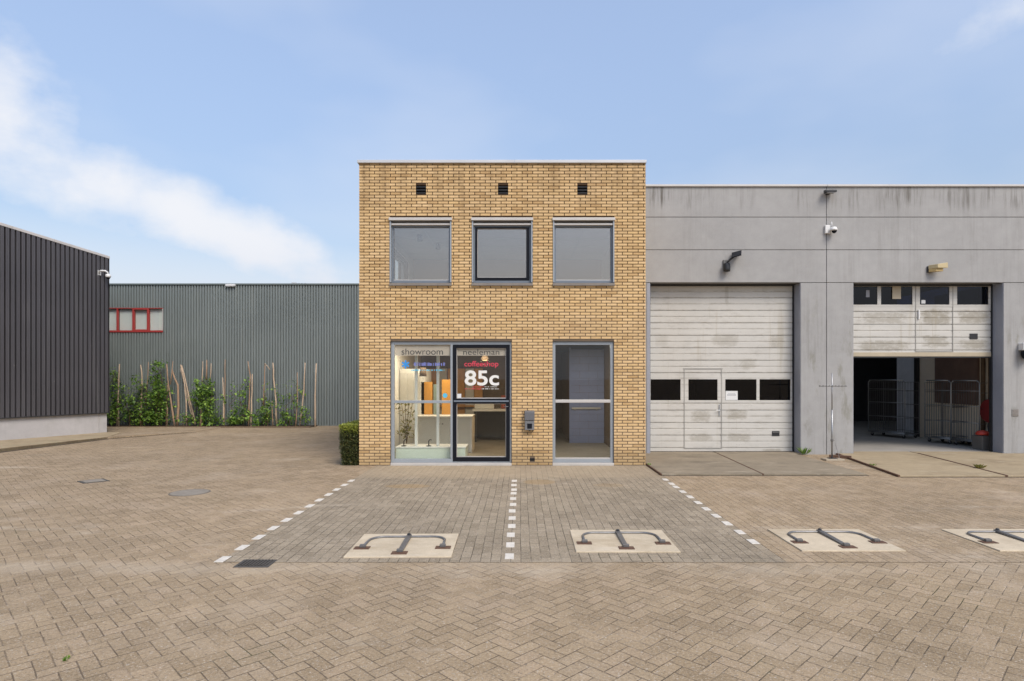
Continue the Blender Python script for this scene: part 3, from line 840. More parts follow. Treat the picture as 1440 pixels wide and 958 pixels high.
for X, Yc in ((-2.35, 14.1), (-2.05, 15.0)): box(X - .05, X + .05, Yc - .05, Yc + .05, 5.02, 5.16).build('ceiling_spot', M['iron'], brick)
# painted block wall behind the entrance
bw = part('block_wall', (1.9, 16.8, 0), brick)
mb = MB()
for r_ in range(13):
    off = .25 if r_ % 2 else 0; xx = 1.40 - off
    while xx < XI1:
        a, b = max(xx, 1.40), min(xx + .495, XI1)
        if b - a > .03: mb.box(a, b, 16.8, 16.9, .014 + r_ * .2, .014 + r_ * .2 + .196)
        xx += .5
mb.build('block_face', M['blue_wall'], bw, bevel=.003)
box(1.38, XI1, 16.805, 20.2, .013, 2.60).build('block_core', M['room_brown'], bw)
box(1.355, 1.40, 16.74, 16.86, .013, 2.66).build('door_post', M['blue_wall'], bw)

# unseen tube lamps, added to brighten the ground-floor rooms
for X, Yc, zc, L_, e_, nm in ((-1.6, 14.6, 2.72, 2.2, 34, 'shop'), (1.6, 14.6, 2.72, 1.4, 26, 'hall')):
    cl_ = part('added_ceiling_lamp', (X, Yc, zc - .08), brick)
    box(X - L_ / 2, X + L_ / 2, Yc - .09, Yc + .09, zc - .06, zc - .001).build('housing', M['white'], cl_)
    box(X - L_ / 2 + .02, X + L_ / 2 - .02, Yc - .07, Yc + .07, zc - .075, zc - .061).build('diffuser', M['fill_lamp'], cl_)
    la = bpy.data.lights.new('ceiling_fill_light', 'AREA'); la.shape = 'RECTANGLE'; la.size = L_; la.size_y = .16; la.energy = e_; la.color = (1, .84, .62) if nm == 'shop' else (1, .95, .88)
    lo = bpy.data.objects.new('ceiling_fill_light', la); COL.objects.link(lo); lo.location = (X, Yc, zc - .09)
# ---- shop fittings
y = D1
def th(name, x, yy, label, cat, group=None): return thing(name, (x, yy, .012), label, cat, group)
t = th('display_plinth', bx(600), y + .5, 'low pale green display plinth behind the showroom pane', 'plinth')
box(bx(553) , bx(649.5) + .05, y + .24, y + .85, .013, .335).build('carcass', M['greenish'], t, bevel=.004)
box(bx(553) - .01, bx(649.5) + .06, y + .23, y + .86, .336, .36).build('top', M['joinery'], t, bevel=.004)
for px, lab in ((585.5, 'white display post crossing the end of the shop counter by the potted plant'), (616, 'white display post before the middle of the shop counter')):
    X = (px - CX) * (y + .5) / F
    p_ = tag(MB().box(X - .03, X + .03, y + .47, y + .53, .361, 2.71).build('display_post', M['joinery'], bevel=.003), lab, 'post')
t = th('shop_counter', -1.85, 14.9, 'white shop counter with end panel behind the glass front', 'counter')
box(-2.52, -1.22, 14.62, 15.35, .013, .86).build('carcass', M['joinery'], t, bevel=.003)
box(-2.56, -1.16, 14.56, 15.42, .861, .90).build('worktop', M['joinery'], t, bevel=.004)
box(-1.219, -1.17, 14.60, 15.40, .013, .86).build('end_panel', M['room_white'], t, bevel=.003)
for xx in (-1.98, -1.90): box(xx, xx + .03, 14.605, 14.6195, .70, .72).build('socket', M['black'], t)
t = th('wall_cabinet', -2.75, 16, 'tall pale cabinet beside the potted plant inside the shop', 'cabinet')
box(XI0 + .03, -2.42, 15.2, 16.4, .013, 2.05).build('carcass', M['room_white'], t, bevel=.004)
mb = MB()
for k in range(3): mb.box(XI0 + .06 + k * .18, XI0 + .20 + k * .18, 15.185, 15.1995, .1, 1.95)
mb.build('door', M['joinery'], t, bevel=.003)
t = th('wood_display', -2.0, 18.3, 'tall orange wooden display wall behind the shop counter', 'display')
for k in range(6):
    xx = -2.75 + k * .27
    box(xx, xx + .25, 18.30, 18.38 + (k % 2) * .06, .013, 2.1).build('panel', M['wood'] if k % 3 != 1 else M['joinery'], t, bevel=.003)
box(-2.8, -1.0, 18.1, 18.29, .95, .99).build('shelf', M['wood'], t)
t = th('fitting_table', -.75, 17.4, 'long pale table with a dark underside at the back of the shop', 'table')
box(-1.35, .2, 16.95, 17.75, .88, .94).build('tabletop', M['joinery'], t, bevel=.003)
box(-1.3, .15, 17.6, 17.7, .05, .879).build('modesty_panel', M['black'], t)
for xx in (-1.3, .1): box(xx, xx + .06, 17.0, 17.06, .013, .879).build('leg', M['black_metal'], t)
t = tag(MB().box(-.55, -.12, 17.2, 17.5, .945, 1.32).build('display_box', plain('brick_red_card', (.32, .06, .03), .7), bevel=.005), 'red box standing on the table at the back of the shop', 'box')
t = tag(MB().box(-1.3, -.75, 17.1, 17.5, .945, 1.12).build('display_box', M['joinery'], bevel=.005), 'low white box on the table behind the counter end', 'box')
t = thing('pendant_lamp', ((682 - CX) * 15 / F, 15, 2.35), 'lit pendant lamp hanging behind the glass shop door', 'lamp')
mb = MB(); mb.lathe([(.012, 2.72), (.012, 2.41), (.05, 2.25), (.11, 2.30), (.10, 2.30), (.045, 2.38), (.01, 2.25)], 18, Matrix.Translation((t.location.x, 15, 0)))
mb.build('shade', M['timber'], t, smooth=True)
mb = MB(); mb.lathe([(.005, 2.38), (.022, 2.36), (.024, 2.33), (.016, 2.31), (.005, 2.30)], 14, Matrix.Translation((t.location.x, 15, 0)))
mb.build('bulb', M['lamp'], t, smooth=True)
pl = bpy.data.lights.new('pendant_light', 'POINT'); pl.energy = 12; pl.color = (1, .75, .45); pl.shadow_soft_size = .12
plo = bpy.data.objects.new('pendant_light', pl); COL.objects.link(plo); plo.location = (t.location.x, 15, 2.22)
t = th('rail_board', 1.9, 16.75, 'long pale board fixed across the blue-grey block wall', 'board')
t.location = (1.9, 16.75, .95)
box(1.42, 2.22, 16.76, 16.798, .95, 1.0).build('board', M['alu_light'], t, bevel=.003)
for xx in (1.5, 2.1): box(xx, xx + .03, 16.74, 16.799, .93, .949).build('bracket', M['steel'], t)

for xa, xb, z1_, mt_, lab in ((-2.50, -2.22, 1.72, 'wood', 'upright orange wood sample board on the counter behind the first post'),
                          (-2.19, -2.07, 1.66, 'sample_green', 'narrow grey-green sample board on the counter between two orange ones'),
                          (-1.98, -1.70, 1.78, 'wood', 'upright orange wood sample board on the counter behind the second post')):
    t = thing('sample_board', ((xa + xb) / 2, 15.2, .90), lab, 'board', 'sample boards on the shop counter')
    MB().prism([(xa, 15.20), (xb, 15.20), (xb, 15.24), (xa, 15.24)], .901, z1_).build('board', M[mt_], t, bevel=.003)
    MB().prism([((xa + xb) / 2 - .03, 15.241), ((xa + xb) / 2 + .03, 15.241), ((xa + xb) / 2 + .03, 15.33), ((xa + xb) / 2 - .03, 15.33)], .901, [1.3, 1.3, .91, .91]).build('prop', M['timber'], t)
t = thing('hanging_shade', (-2.42, 15.0, 1.9), 'small brown lampshade hanging above the first sample board', 'lampshade')
mb = MB(); mb.lathe([(.09, 1.86), (.075, 2.08), (.07, 2.08), (.085, 1.87)], 16, Matrix.Translation((-2.42, 15.0, 0))); mb.build('shade', M['timber'], t, smooth=True)
mb = MB(); mb.tube([(-2.42, 15, 2.08), (-2.42, 15, 2.719)], .005, 6); mb.build('cord', M['black'], t)
for px, lab in ((603, 'dark tap sample on the display plinth below the counter front'), (568, 'dark tap sample on the display plinth beside the potted plant')):
    X = (px - CX) * (D1 + .4) / F
    t = thing('tap_sample', (X, D1 + .4, .36), lab, 'tap', 'tap samples on the plinth')
    mb = MB(); mb.lathe([(.055, .361), (.055, .372), (.02, .378)], 14, Matrix.Translation((X, D1 + .4, 0))); mb.build('base', M['black_metal'], t)
    mb = MB(); mb.tube([(X, D1 + .4, .37), (X, D1 + .4, .47), (X + .02, D1 + .4, .50), (X + .06, D1 + .4, .49)], .011, 8); mb.build('spout', M['black_metal'], t, smooth=True)
t = thing('potted_plant', (-2.62, 13.9, .012), 'dry olive potted plant behind the showroom pane', 'plant')
mb = MB(); mb.lathe([(.10, .013), (.14, .30), (.12, .30), (.10, .26)], 16, Matrix.Translation((-2.62, 13.9, 0))); mb.build('pot', M['timber'], t)
mb = MB(); r7 = random.Random(7)
for _ in range(170):
    q = Vector((-2.62 + r7.gauss(0, .10), 13.9 + r7.gauss(0, .10), r7.uniform(.45, 1.25)))
    k = len(mb.v); a_ = r7.uniform(0, 6.28); L_ = r7.uniform(.08, .16); d_ = Vector((math.cos(a_), math.sin(a_), r7.uniform(-.4, .8))) * L_; s_ = Vector((-math.sin(a_), math.cos(a_), 0)) * L_ * .22
    mb.v += [tuple(q), tuple(q + d_ * .5 + s_), tuple(q + d_), tuple(q + d_ * .5 - s_)]; mb.f.append((k, k + 1, k + 2, k + 3))
mb.build('foliage', M['leaf_weed'], t)
mb = MB()
for k in range(4): mb.tube([(-2.62, 13.9, .28), (-2.62 + .04 * (k - 1.5), 13.9, .8), (-2.62 + .08 * (k - 1.5), 13.9 + .03 * k, 1.25)], .006, 5)
mb.build('stem', M['timber'], t)

# wall box beside the shop door
t = thing('wall_charger', (bx(744.5), D1, bz(605)), 'grey wall box with a small dark screen on the brick pier', 'wall box')
mb = MB(); mb.prism([(bx(737.6), D1 - .13), (bx(751.6), D1 - .13), (bx(751.6), D1 - .001), (bx(737.6), D1 - .001)], bz(591), [bz(578.6)] * 2 + [bz(577)] * 2)
mb.build('upper_case', plain('graphite_case', (.12, .12, .125), .5), t, bevel=.012)
box(bx(738), bx(751.2), D1 - .115, D1 - .001, bz(604.5), bz(591.4)).build('lower_case', plain('grey_case', (.155, .155, .158), .5), t, bevel=.01)
box(bx(741.3), bx(748), D1 - .121, D1 - .1155, bz(602.2), bz(595.2)).build('screen', M['black_frame'], t, bevel=.003)
mb = MB(); mb.tube([(bx(744.5), D1 - .06, bz(604.5)), (bx(744.5), D1 - .06, bz(606))], .02, 10); mb.build('cable_gland', M['black'], t)

# ================================================================== CONCRETE HALL
KX0, KX1 = BX1 + .012, 17.0
KT = kz(263); OPZ = kz(398); J1, J2 = kz(305.5), kz(351.5)
OA = (kx(914), kx(1126)); OB = (kx(1200), kx(1411.5)); JX = kx(1162.3)
hall = thing('concrete_hall', ((KX0 + KX1) / 2, D2, 0), 'grey concrete panel hall with two large sectional garage doors', 'building')
mb = MB(); gap = .006
for a, b in ((KX0, JX - gap), (JX + gap, KX1)):
    for c, e in ((J1 + gap, KT), (J2 + gap, J1 - gap), (OPZ + .012, J2 - gap)):
        mb.box(a, b, D2, D2 + .26, c, e)
for a, b in ((KX0, OA[0]), (OA[1], JX - gap), (JX + gap, OB[0]), (OB[1], KX1)):
    mb.box(a, b, D2, D2 + .26, 0, OPZ)
mb.build('wall', M['concrete'], hall, bevel=.006)
mb = MB()
for zc in (J1, J2): mb.box(KX0, KX1, D2 + .018, D2 + .1, zc - .006, zc + .006)
mb.box(JX - .0055, JX + .0055, D2 + .02, D2 + .1, OPZ, KT - .01)
mb.box(JX - .0055, JX + .0055, D2 + .02, D2 + .1, 0.01, OPZ - .01)
mb.box(KX0, KX1, D2 + .022, D2 + .1, OPZ + .0005, OPZ + .0115)
mb.build('joint_seal', M['seal'], hall)
mb = MB()
for a, b in ((KX0 - .005, JX), (JX + .004, KX1)): mb.box(a, b, D2 - .04, D2 + .3, KT + .001, kz(260))
mb.build('roof_trim', M['trim'], hall, bevel=.006)
KY1 = 25.0
mb = MB()
for q in ((KX0, 8.6, D2 + .27, KY1), (12.1, KX1, D2 + .27, KY1), (8.601, 12.099, D2 + .27, 15.3), (8.601, 12.099, 20.4, KY1)): mb.box(*q, KT - .35, KT - .1)
mb.build('roof', M['seal'], hall)
sk = part('added_rooflight', (10.35, 17.8, KT - .1), hall)  # unseen rooflight, added to bring daylight into the open garage bay
mb = MB(); frame_rect(mb, 8.6, 12.1, 15.3, 20.4, .06, .06, .06, .06, 0, 1); mb.v = [(x_, z_, KT - .099 + y_ * .12) for x_, y_, z_ in mb.v]; mb.build('kerb', M['trim'], sk)
box(8.67, 12.03, 15.37, 20.33, KT - .03, KT - .02).build('pane', M['glass'], sk)
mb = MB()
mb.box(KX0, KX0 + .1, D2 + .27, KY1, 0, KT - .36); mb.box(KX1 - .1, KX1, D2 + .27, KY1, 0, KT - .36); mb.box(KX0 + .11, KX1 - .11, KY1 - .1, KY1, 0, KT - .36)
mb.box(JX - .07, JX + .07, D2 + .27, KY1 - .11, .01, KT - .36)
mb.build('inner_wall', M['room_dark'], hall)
box(KX0 + .11, KX1 - .11, D2 + .365, KY1 - .11, -.02, .030).build('floor', M['garage_floor'], hall)
mb = MB(); mb.box(12.12, 12.24, D2 + .27, 18.35, .031, 4.4); mb.build('side_wall', M['beige_wall'], hall)
mb = MB(); mb.box(12.14, 12.26, 18.48, 19.5, .031, 4.4); mb.build('side_wall', M['pale_blue_wall'], hall)
box(12.02, 12.14, 18.36, 18.47, .031, 4.4).build('column', M['black'], hall)
box(12.06, 12.119, 15.95, 17.6, 1.1, 4.2).build('rusty_sheet', M['sheet_brown'], hall)
mb = MB(); mb.tube([(12.05, 15.75, .04), (12.05, 15.75, 4.2)], .05, 10); mb.tube([(12.06, 15.55, .04), (12.06, 15.55, 4.2)], .03, 8); mb.build('pipe', M['timber'], hall, smooth=True)
# jambs
for a, b in (OA, OB):
    box(b - .008, b - .0005, D2 + .012, D2 + .36, .036, OPZ - .002).build('door_jamb', M['jamb'], hall)
    box(a + .0005, a + .008, D2 + .012, D2 + .36, .036, OPZ - .002).build('door_jamb', M['jamb'], hall)
box(OA[0] - .075, OA[0] - .004, D2 - .012, D2 - .001, .03, OPZ - .004).build('door_jamb', M['jamb'], hall)
mb = MB()
for a, b in (OA, OB):
    mb.box(b - .055, b - .0085, DD - .005, DD + .05, .036, OPZ - .01)
    mb.box(a + .009, b - .06, D2 + .262, DD + .06, OPZ - .03, OPZ + .35)
mb.build('door_seal', M['black'], hall)

M['door_white'] = door_white(dz(612.3), .303, [(985, 586, .24, .14, .5), (985, 615, .3, .09, .45), (1036, 583, .26, .13, .55), (1040, 615, .28, .10, .5), (1020, 478, .34, .16, .35), (1092, 480, .16, .16, .4), (1052, 512, .2, .14, .35), (930, 478, .18, .16, .2), (1085, 633.5, .25, .04, .6), (1022, 416, .05, .25, .35)]); M['door_white_right'] = door_white(dz(474.5), .312, [(1243, 447, .62, .14, .5), (1243, 486, .66, .13, .55), (1316, 446, .36, .2, .75), (1316, 480, .32, .16, .6), (1368, 446, .38, .17, .65), (1368, 484, .36, .12, .6)])
def door_skin(mb, x0, x1, z0, z1, y, step, phase):
    """ribbed sectional door skin: deep grooves every step, shallow ribs between; built as one folded sheet with a back"""
    prof = []
    z = z0
    marks_ = []
    k = math.floor((z0 - phase) / step)
    while True:
        zz = phase + k * step
        if zz > z1 + step: break
        marks_.append((zz, 1))
        marks_.append((zz + step / 2, .45))
        k += 1
    prof.append((z0, 0))
    for zz, s_ in marks_:
        if z0 + .02 < zz < z1 - .02:
            prof += [(zz - .010, 0), (zz - .004, .02 * s_), (zz + .004, .02 * s_), (zz + .014, 0)]
            if s_ == 1: pass
    prof.append((z1, 0))
    for (a, da), (b, db) in zip(prof, prof[1:]):
        mb.quad((x0, y + da, a), (x1, y + da, a), (x1, y + db, b), (x0, y + db, b))
    mb.quad((x0, y, z0), (x0, y, z1), (x0, y + .04, z1), (x0, y + .04, z0)); mb.quad((x1, y, z1), (x1, y, z0), (x1, y + .04, z0), (x1, y + .04, z1))
    mb.quad((x0, y, z1), (x1, y, z1), (x1, y + .04, z1), (x0, y + .04, z1)); mb.quad((x1, y, z0), (x0, y, z0), (x0, y + .04, z0), (x1, y + .04, z0))
    mb.quad((x1, y + .04, z0), (x0, y + .04, z0), (x0, y + .04, z1), (x1, y + .04, z1))

def sectional(px0, px1, zlo, zhi, panes, pz0, pz1, wick, wz0, wz1, step, phase, y):
    X0, X1 = dx(px0), dx(px1)
    skin = M['door_white'] if zlo < 1 else M['door_white_right']
    dr = part('garage_door', ((X0 + X1) / 2, y, zlo), hall)
    mb = MB(); xs = [dx(wick[0]), dx(wick[1])]
    fz0, fz1 = pz0 - .05, pz1 + .04
    # skins round the window row, left and right of the wicket door
    for a, b in ((X0, xs[0] - .012), (xs[1] + .012, X1)):
        door_skin(mb, a, b, zlo, fz0, y, step, phase)
        if zhi > fz1 + .02: door_skin(mb, a, b, fz1, zhi, y, step, phase)
    if zhi > wz1 + .05: door_skin(mb, xs[0] - .011, xs[1] + .011, wz1 + .012, zhi, y, step, phase)
    if wz0 - zlo > .02: door_skin(mb, xs[0] - .011, xs[1] + .011, zlo, wz0 - .012, y, step, phase)
    mb.build('door_leaf', skin, dr)
    mb = MB()
    groups = [[p for p in panes if p[1] < wick[0] + 6], [p for p in panes if wick[0] - 2 < p[0] and p[1] < wick[1] + 2], [p for p in panes if p[0] > wick[1] - 2]]
    ends = [(X0, xs[0] - .013), (xs[0] + .002, xs[1] - .002), (xs[1] + .013, X1)]
    for gi, (ps, (ea, eb)) in enumerate(zip(groups, ends)):
        xx = ea
        for p0, p1 in ps:
            mb.box(xx, dx(p0), y - .004, y + .035, fz0 + .001, fz1 - .001); xx = dx(p1)
            mb.box(dx(p0), dx(p1), y - .004, y + .035, fz0 + .001, pz0); mb.box(dx(p0), dx(p1), y - .004, y + .035, pz1, fz1 - .001)
        mb.box(xx, eb, y - .004, y + .035, fz0 + .001, fz1 - .001)
    mb.build('window_frame', skin, dr)
    for p0, p1 in panes:
        box(dx(p0) + .001, dx(p1) - .001, y + .012, y + .018, pz0 + .001, pz1 - .001).build('pane', M['glass_dark'], dr)
    mb = MB(); door_skin(mb, xs[0], xs[1], wz0, fz0, y + .003, step, phase); mb.build('wicket_door', skin, dr)
    if wz1 > fz1 + .02: mb = MB(); door_skin(mb, xs[0], xs[1], fz1, wz1, y + .003, step, phase); mb.build('wicket_top', skin, dr)
    mb = MB()
    for xx in xs: mb.box(xx - .009, xx + .009, y - .009, y - .0005, wz0 - .01, wz1 + .01)
    mb.box(xs[0] - .03, xs[1] + .03, y - .011, y - .0005, wz1 + .002, wz1 + .016)
    mb.box(xs[0] - .012, xs[1] + .012, y - .011, y - .0005, wz0 - .016, wz0 - .004)
    mb.build('wicket_frame', M['alu_mid'], dr)
    return dr, X0, X1
PZ0, PZ1 = dz(563), dz(533.5)
dl, X0, X1 = sectional(914.6, 1115.5, .045, OPZ - .02, [(914.9, 957), (968, 1009), (1019.8, 1063.8), (1068, 1111.5)], PZ0, PZ1, (962.3, 1014.6), dz(630), dz(519), .303, dz(612.3), DD)
box(X0, X1, DD - .006, DD + .045, .036, .0449).build('bottom_rubber', M['black'], dl)
mb = MB(); hx = dx(1011.5)
mb.box(hx - .012, hx + .012, DD - .012, DD - .005, dz(585), dz(569)); mb.tube([(hx, DD - .01, dz(577)), (hx, DD - .055, dz(577)), (hx - .09, DD - .055, dz(577))], .009, 8)
mb.build('handle', M['steel'], dl)
box(dx(1085.5), dx(1096), DD - .012, DD - .002, dz(613.2), dz(606.2)).build('letterbox', M['black'], dl, bevel=.003)
box(dx(1086.5), dx(1095), DD - .016, DD - .0125, dz(608.6), dz(607.2)).build('flap', M['steel_dark'], dl)
nt = box(dx(1020.5), dx(1037.5), DD + .006, DD + .0075, dz(562.6), dz(550)).build('notice', M['paper'], dl)
mb = MB(); mb.box(dx(1022.5), dx(1035), DD + .005, DD + .0058, dz(556.2), dz(555)); mb.box(dx(1024), dx(1034), DD + .005, DD + .0058, dz(553.6), dz(553.1)); mb.build('notice_print', M['paper_print'], dl)

QZ0, QZ1 = dz(428.5), dz(403)
dr_, X0, X1 = sectional(1198, 1393.5, dz(501.5), OPZ - .015, [(1199.6, 1233.8), (1238.8, 1283), (1293.6, 1335), (1345.8, 1390)], QZ0, QZ1, (1287.5, 1339.8), dz(494), OPZ - .03, .312, dz(474.5), DD)
box(X0 + .002, X1 - .002, DD - .008, DD + .044, dz(501.4), dz(495.6)).build('bottom_rail', M['door_rail'], dr_, bevel=.004)
box(X0, X1, DD - .004, DD + .045, dz(503.4), dz(501.6)).build('bottom_rubber', M['black'], dr_)
box(dx(1363.3), dx(1374.5), DD - .014, DD - .002, dz(477), dz(469.2)).build('letterbox', M['black'], dr_, bevel=.003)
box(dx(1290.6), dx(1292.3), DD - .035, DD - .001, dz(449), dz(436)).build('handle', M['white'], dr_, bevel=.003)
box(dx(1254.5), dx(1266.5), DD - .012, DD - .0045, dz(420.6), dz(401.5)).build('notice', M['door_rail'], dr_)
box(dx(1296), dx(1301.5), DD + .006, DD + .008, dz(427), dz(422)).build('sticker', M['paper'], dr_)
box(dx(1218), dx(1223), DD + .006, DD + .008, dz(418), dz(408)).build('sticker', M['paper_print'], dr_)
# horizontal tracks and the leaf of the raised part behind the lintel
mb = MB()
for xx in (X0 + .03,): mb.tube([(xx, DD + .1, .05), (xx, DD + .1, 4.0), (xx, DD + .35, 4.35), (xx, DD + 4, 4.4)], .025, 6)
mb.build('track', M['steel_dark'], dr_)

# fittings on the concrete wall
t = thing('floodlight', (kx(1163), D2, kz(275)), 'flat black floodlight below the roof edge over the panel joint', 'floodlight', 'lights on the concrete hall')
mb = MB(); mb.prism([(kx(1155.5), D2 - .20), (kx(1171), D2 - .20), (kx(1170), D2 - .05), (kx(1156.5), D2 - .05)], kz(273.5), [kz(270.5)] * 2 + [kz(268.8)] * 2)
mb.build('housing', M['black'], t, bevel=.008)
box(kx(1158), kx(1169), D2 - .19, D2 - .07, kz(274.1), kz(273.55)).build('lens', plain('lamp_lens', (.25, .25, .26), .2), t)
mb = MB(); mb.box(kx(1161), kx(1165), D2 - .06, D2 - .001, kz(274.5), kz(269.5)); mb.build('bracket', M['black_metal'], t)
t = thing('security_camera', (kx(1165), D2, kz(329)), 'white dome camera with short aerial on the concrete panel joint', 'camera', 'security cameras')
box(kx(1159), kx(1167), D2 - .06, D2 - .001, kz(329), kz(317.5)).build('mount_box', M['white'], t, bevel=.008)
mb = MB(); mb.lathe([(.01, .06), (.06, .05), (.085, 0), (.085, -.03), (.06, -.035)], 18, Matrix.Translation((kx(1168.2), D2 - .13, kz(324.5)))); mb.build('body', M['white'], t, smooth=True)
mb = MB(); mb.lathe([(.058, 0), (.05, -.03), (.025, -.052), (.004, -.058)], 16, Matrix.Translation((kx(1169), D2 - .135, kz(326.7)))); mb.build('dome', M['black_frame'], t, smooth=True)
mb = MB(); mb.tube([(kx(1167.2), D2 - .08, kz(321)), (kx(1167.2), D2 - .08, kz(313.5))], .011, 8); mb.build('aerial', M['white'], t, smooth=True)
t = thing('solar_lamp', (kx(1019.5), D2, kz(384)), 'black solar lamp with tilted panel above the closed garage door', 'lamp', 'lights on the concrete hall')
mb = MB(); mb.lathe([(.03, 0), (.075, .01), (.08, .05), (.08, .17), (.06, .20), (.02, .21)], 16, Matrix.Translation((kx(1019.8), D2 - .11, kz(383.5)))); mb.build('lamp_head', M['black'], t, smooth=True)
mb = MB(); mb.tube([(kx(1020), D2 - .10, kz(371)), (kx(1024), D2 - .14, kz(366.5)), (kx(1029), D2 - .17, kz(363))], .025, 8); mb.build('arm', M['black_metal'], t)
mb = MB()
c0 = Vector((kx(1031.5), D2 - .20, kz(359.8)))
ux = Vector((.115, -.0, .03)); uy = Vector((.06, .16, .085)); un = ux.cross(uy).normalized() * .012
n_ = len(mb.v)
cs = [c0 + a * ux + b * uy for a, b in ((-1, -1), (1, -1), (1, 1), (-1, 1))]
mb.v += [tuple(q - un) for q in cs] + [tuple(q + un) for q in cs]
mb.f += [tuple(n_ + i for i in q) for q in ((0,3,2,1),(4,5,6,7),(0,1,5,4),(1,2,6,5),(2,3,7,6),(3,0,4,7))]
mb.build('solar_panel', M['black_frame'], t, bevel=.004)
box(kx(1016.5), kx(1022), D2 - .05, D2 - .001, kz(378), kz(366)).build('wall_plate', M['steel_dark'], t, bevel=.004)
t = thing('bulkhead_lamp', (kx(1310), D2, kz(384)), 'cream wedge-shaped wall lamp above the half-open garage door', 'lamp', 'lights on the concrete hall')
mb = MB(); mb.prism([(kx(1303.5), D2 - .05), (kx(1310), D2 - .22), (kx(1324), D2 - .22), (kx(1314), D2 - .05)], kz(379), [kz(373.8)] * 2 + [kz(371.5), kz(372.5)])
mb.build('hood', M['cream'], t, bevel=.006)
mb = MB(); mb.prism([(kx(1303.5), D2 - .06), (kx(1309), D2 - .18), (kx(1319), D2 - .18), (kx(1313), D2 - .06)], kz(383.5), kz(379.1)); mb.build('diffuser', plain('amber_diffuser', (.42, .30, .12), .4), t, bevel=.006)
box(kx(1303), kx(1310), D2 - .05, D2 - .001, kz(383.5), kz(375)).build('mount', M['black_metal'], t)
t = thing('security_camera', (kx(1437), D2, kz(506)), 'white wall bracket with black dome camera above the small square vent grille', 'camera', 'security cameras')
box(kx(1431.5), kx(1447), D2 - .16, D2 - .001, kz(493), kz(483)).build('mount_box', M['white'], t, bevel=.01)
mb = MB(); mb.lathe([(.10, .02), (.125, 0), (.125, -.07), (.10, -.14), (.05, -.18), (.005, -.19)], 18, Matrix.Translation((kx(1438.5), D2 - .13, kz(495.2)))); mb.build('dome', M['black_frame'], t, smooth=True)
t = tag(thing('wall_grille', (kx(1427), D2, kz(585)), 'small square vent grille on the concrete pillar beside the open bay', 'vent'), 'small square vent grille on the concrete pillar beside the open bay', 'vent')
box(kx(1422.8), kx(1432), D2 - .012, D2 - .001, kz(585.5), kz(575.5)).build('frame', plain('grille_grey', (.27, .25, .23), .7), t, bevel=.002)
mb = MB()
for k in range(5): mb.box(kx(1423.6), kx(1431.2), D2 - .018, D2 - .0125, kz(584.6 - k * 1.9), kz(583.7 - k * 1.9))
mb.build('slat', M['sill'], t)

# ---- things standing in the open garage
def make_cage(L, Wd=.62, H_=1.72):
    root = thing('roll_cage', (0, 0, 0), '', 'roll cage', 'roll cages in the open garage')
    mb = MB()
    for xx in (0, L): mb.tube([(xx, 0, .12), (xx, 0, H_ - .06), (xx + (.06 if xx == 0 else -.06), 0, H_), ], .016, 8)
    mb.tube([(.06, 0, H_), (L - .06, 0, H_)], .016, 8)
    for zz in (.18, .62, 1.05, 1.45): mb.tube([(0, 0, zz), (L, 0, zz)], .008, 6)
    mb.tube([(0, 0, .14), (L, 0, .14)], .016, 8)
    mb.build('front_frame', M['steel'], root, smooth=True, local=True)
    mb = MB(); n = int(L / .062)
    for k in range(1, n): mb.tube([(k * L / n, 0, .14), (k * L / n, 0, H_)], .006, 5, False)
    mb.build('front_mesh', M['steel_dark'], root, local=True)
    mb = MB()
    for xx in (.02, L - .02):
        mb.tube([(xx, Wd, .12), (xx, Wd, H_ - .06)], .015, 8)
        for zz in (.2, .6, 1.0, 1.4, H_ - .06): mb.tube([(xx, 0, zz), (xx, Wd, zz)], .007, 6)
    for zz in (.2, .6, 1.0, 1.4, H_ - .06): mb.tube([(0, Wd, zz), (L, Wd, zz)], .007, 6)
    n = int(L / .09)
    for k in range(1, n): mb.tube([(k * L / n, Wd, .14), (k * L / n, Wd, H_ - .06)], .004, 5, False)
    mb.build('rear_frame', M['steel_dark'], root, local=True)
    MB().box(.01, L - .01, .02, Wd - .02, .12, .14).build('base', M['steel_dark'], root, local=True)
    for xx in (.08, L - .08):
        for yy in (.07, Wd - .07):
            mb = MB(); mb.lathe([(.045, -.014), (.05, -.008), (.05, .008), (.045, .014)], 14, Matrix.Translation((xx, yy, .05)) @ Matrix.Rotation(R(90), 4, 'X'))
            wh = mb.build('wheel', M['black'], root, local=True, smooth=True)
            mb = MB(); mb.box(xx - .02, xx + .02, yy - .022, yy - .016, .05, .12); mb.box(xx - .02, xx + .02, yy + .016, yy + .022, .05, .12); mb.build('fork', M['steel'], wh, local=True)
    return root
def place_cage(c, x, y, ang, label, s=1.0):
    c.location = (x, y, .03); c.rotation_euler = (0, 0, ang); c['label'] = label
cg = make_cage(.74)
a2 = math.atan2(-1.30, .40)
d2v = Vector((.40, -1.30)).normalized()
p0 = Vector((11.34, 16.95))
place_cage(cg, p0.x, p0.y, a2, 'steel mesh roll cage, deeper of the pair before the rusty sheet')
c2 = copy_tree(cg); q = p0 + d2v * .76; place_cage(c2, q.x, q.y, a2, 'steel mesh roll cage beside the fire hose reel')
c3 = make_cage(1.2); place_cage(c3, 10.85, 18.85, math.atan2(-1.12, .42), 'wide roll cage standing deepest in the dark garage')
t = thing('fire_hose_reel', (12.1, 15.2, 1.0), 'red fire hose reel on the garage side wall by the jamb', 'hose reel')
mt = Matrix.Translation((12.119, 15.42, .98)) @ Matrix.Rotation(R(-90), 4, 'Y')
mb = MB(); mb.lathe([(.05, .0), (.29, .005), (.30, .02), (.29, .035), (.12, .04), (.12, .15), (.29, .155), (.30, .17), (.29, .185), (.06, .19)], 32, mt); mb.build('drum', M['reel'], t, smooth=False)
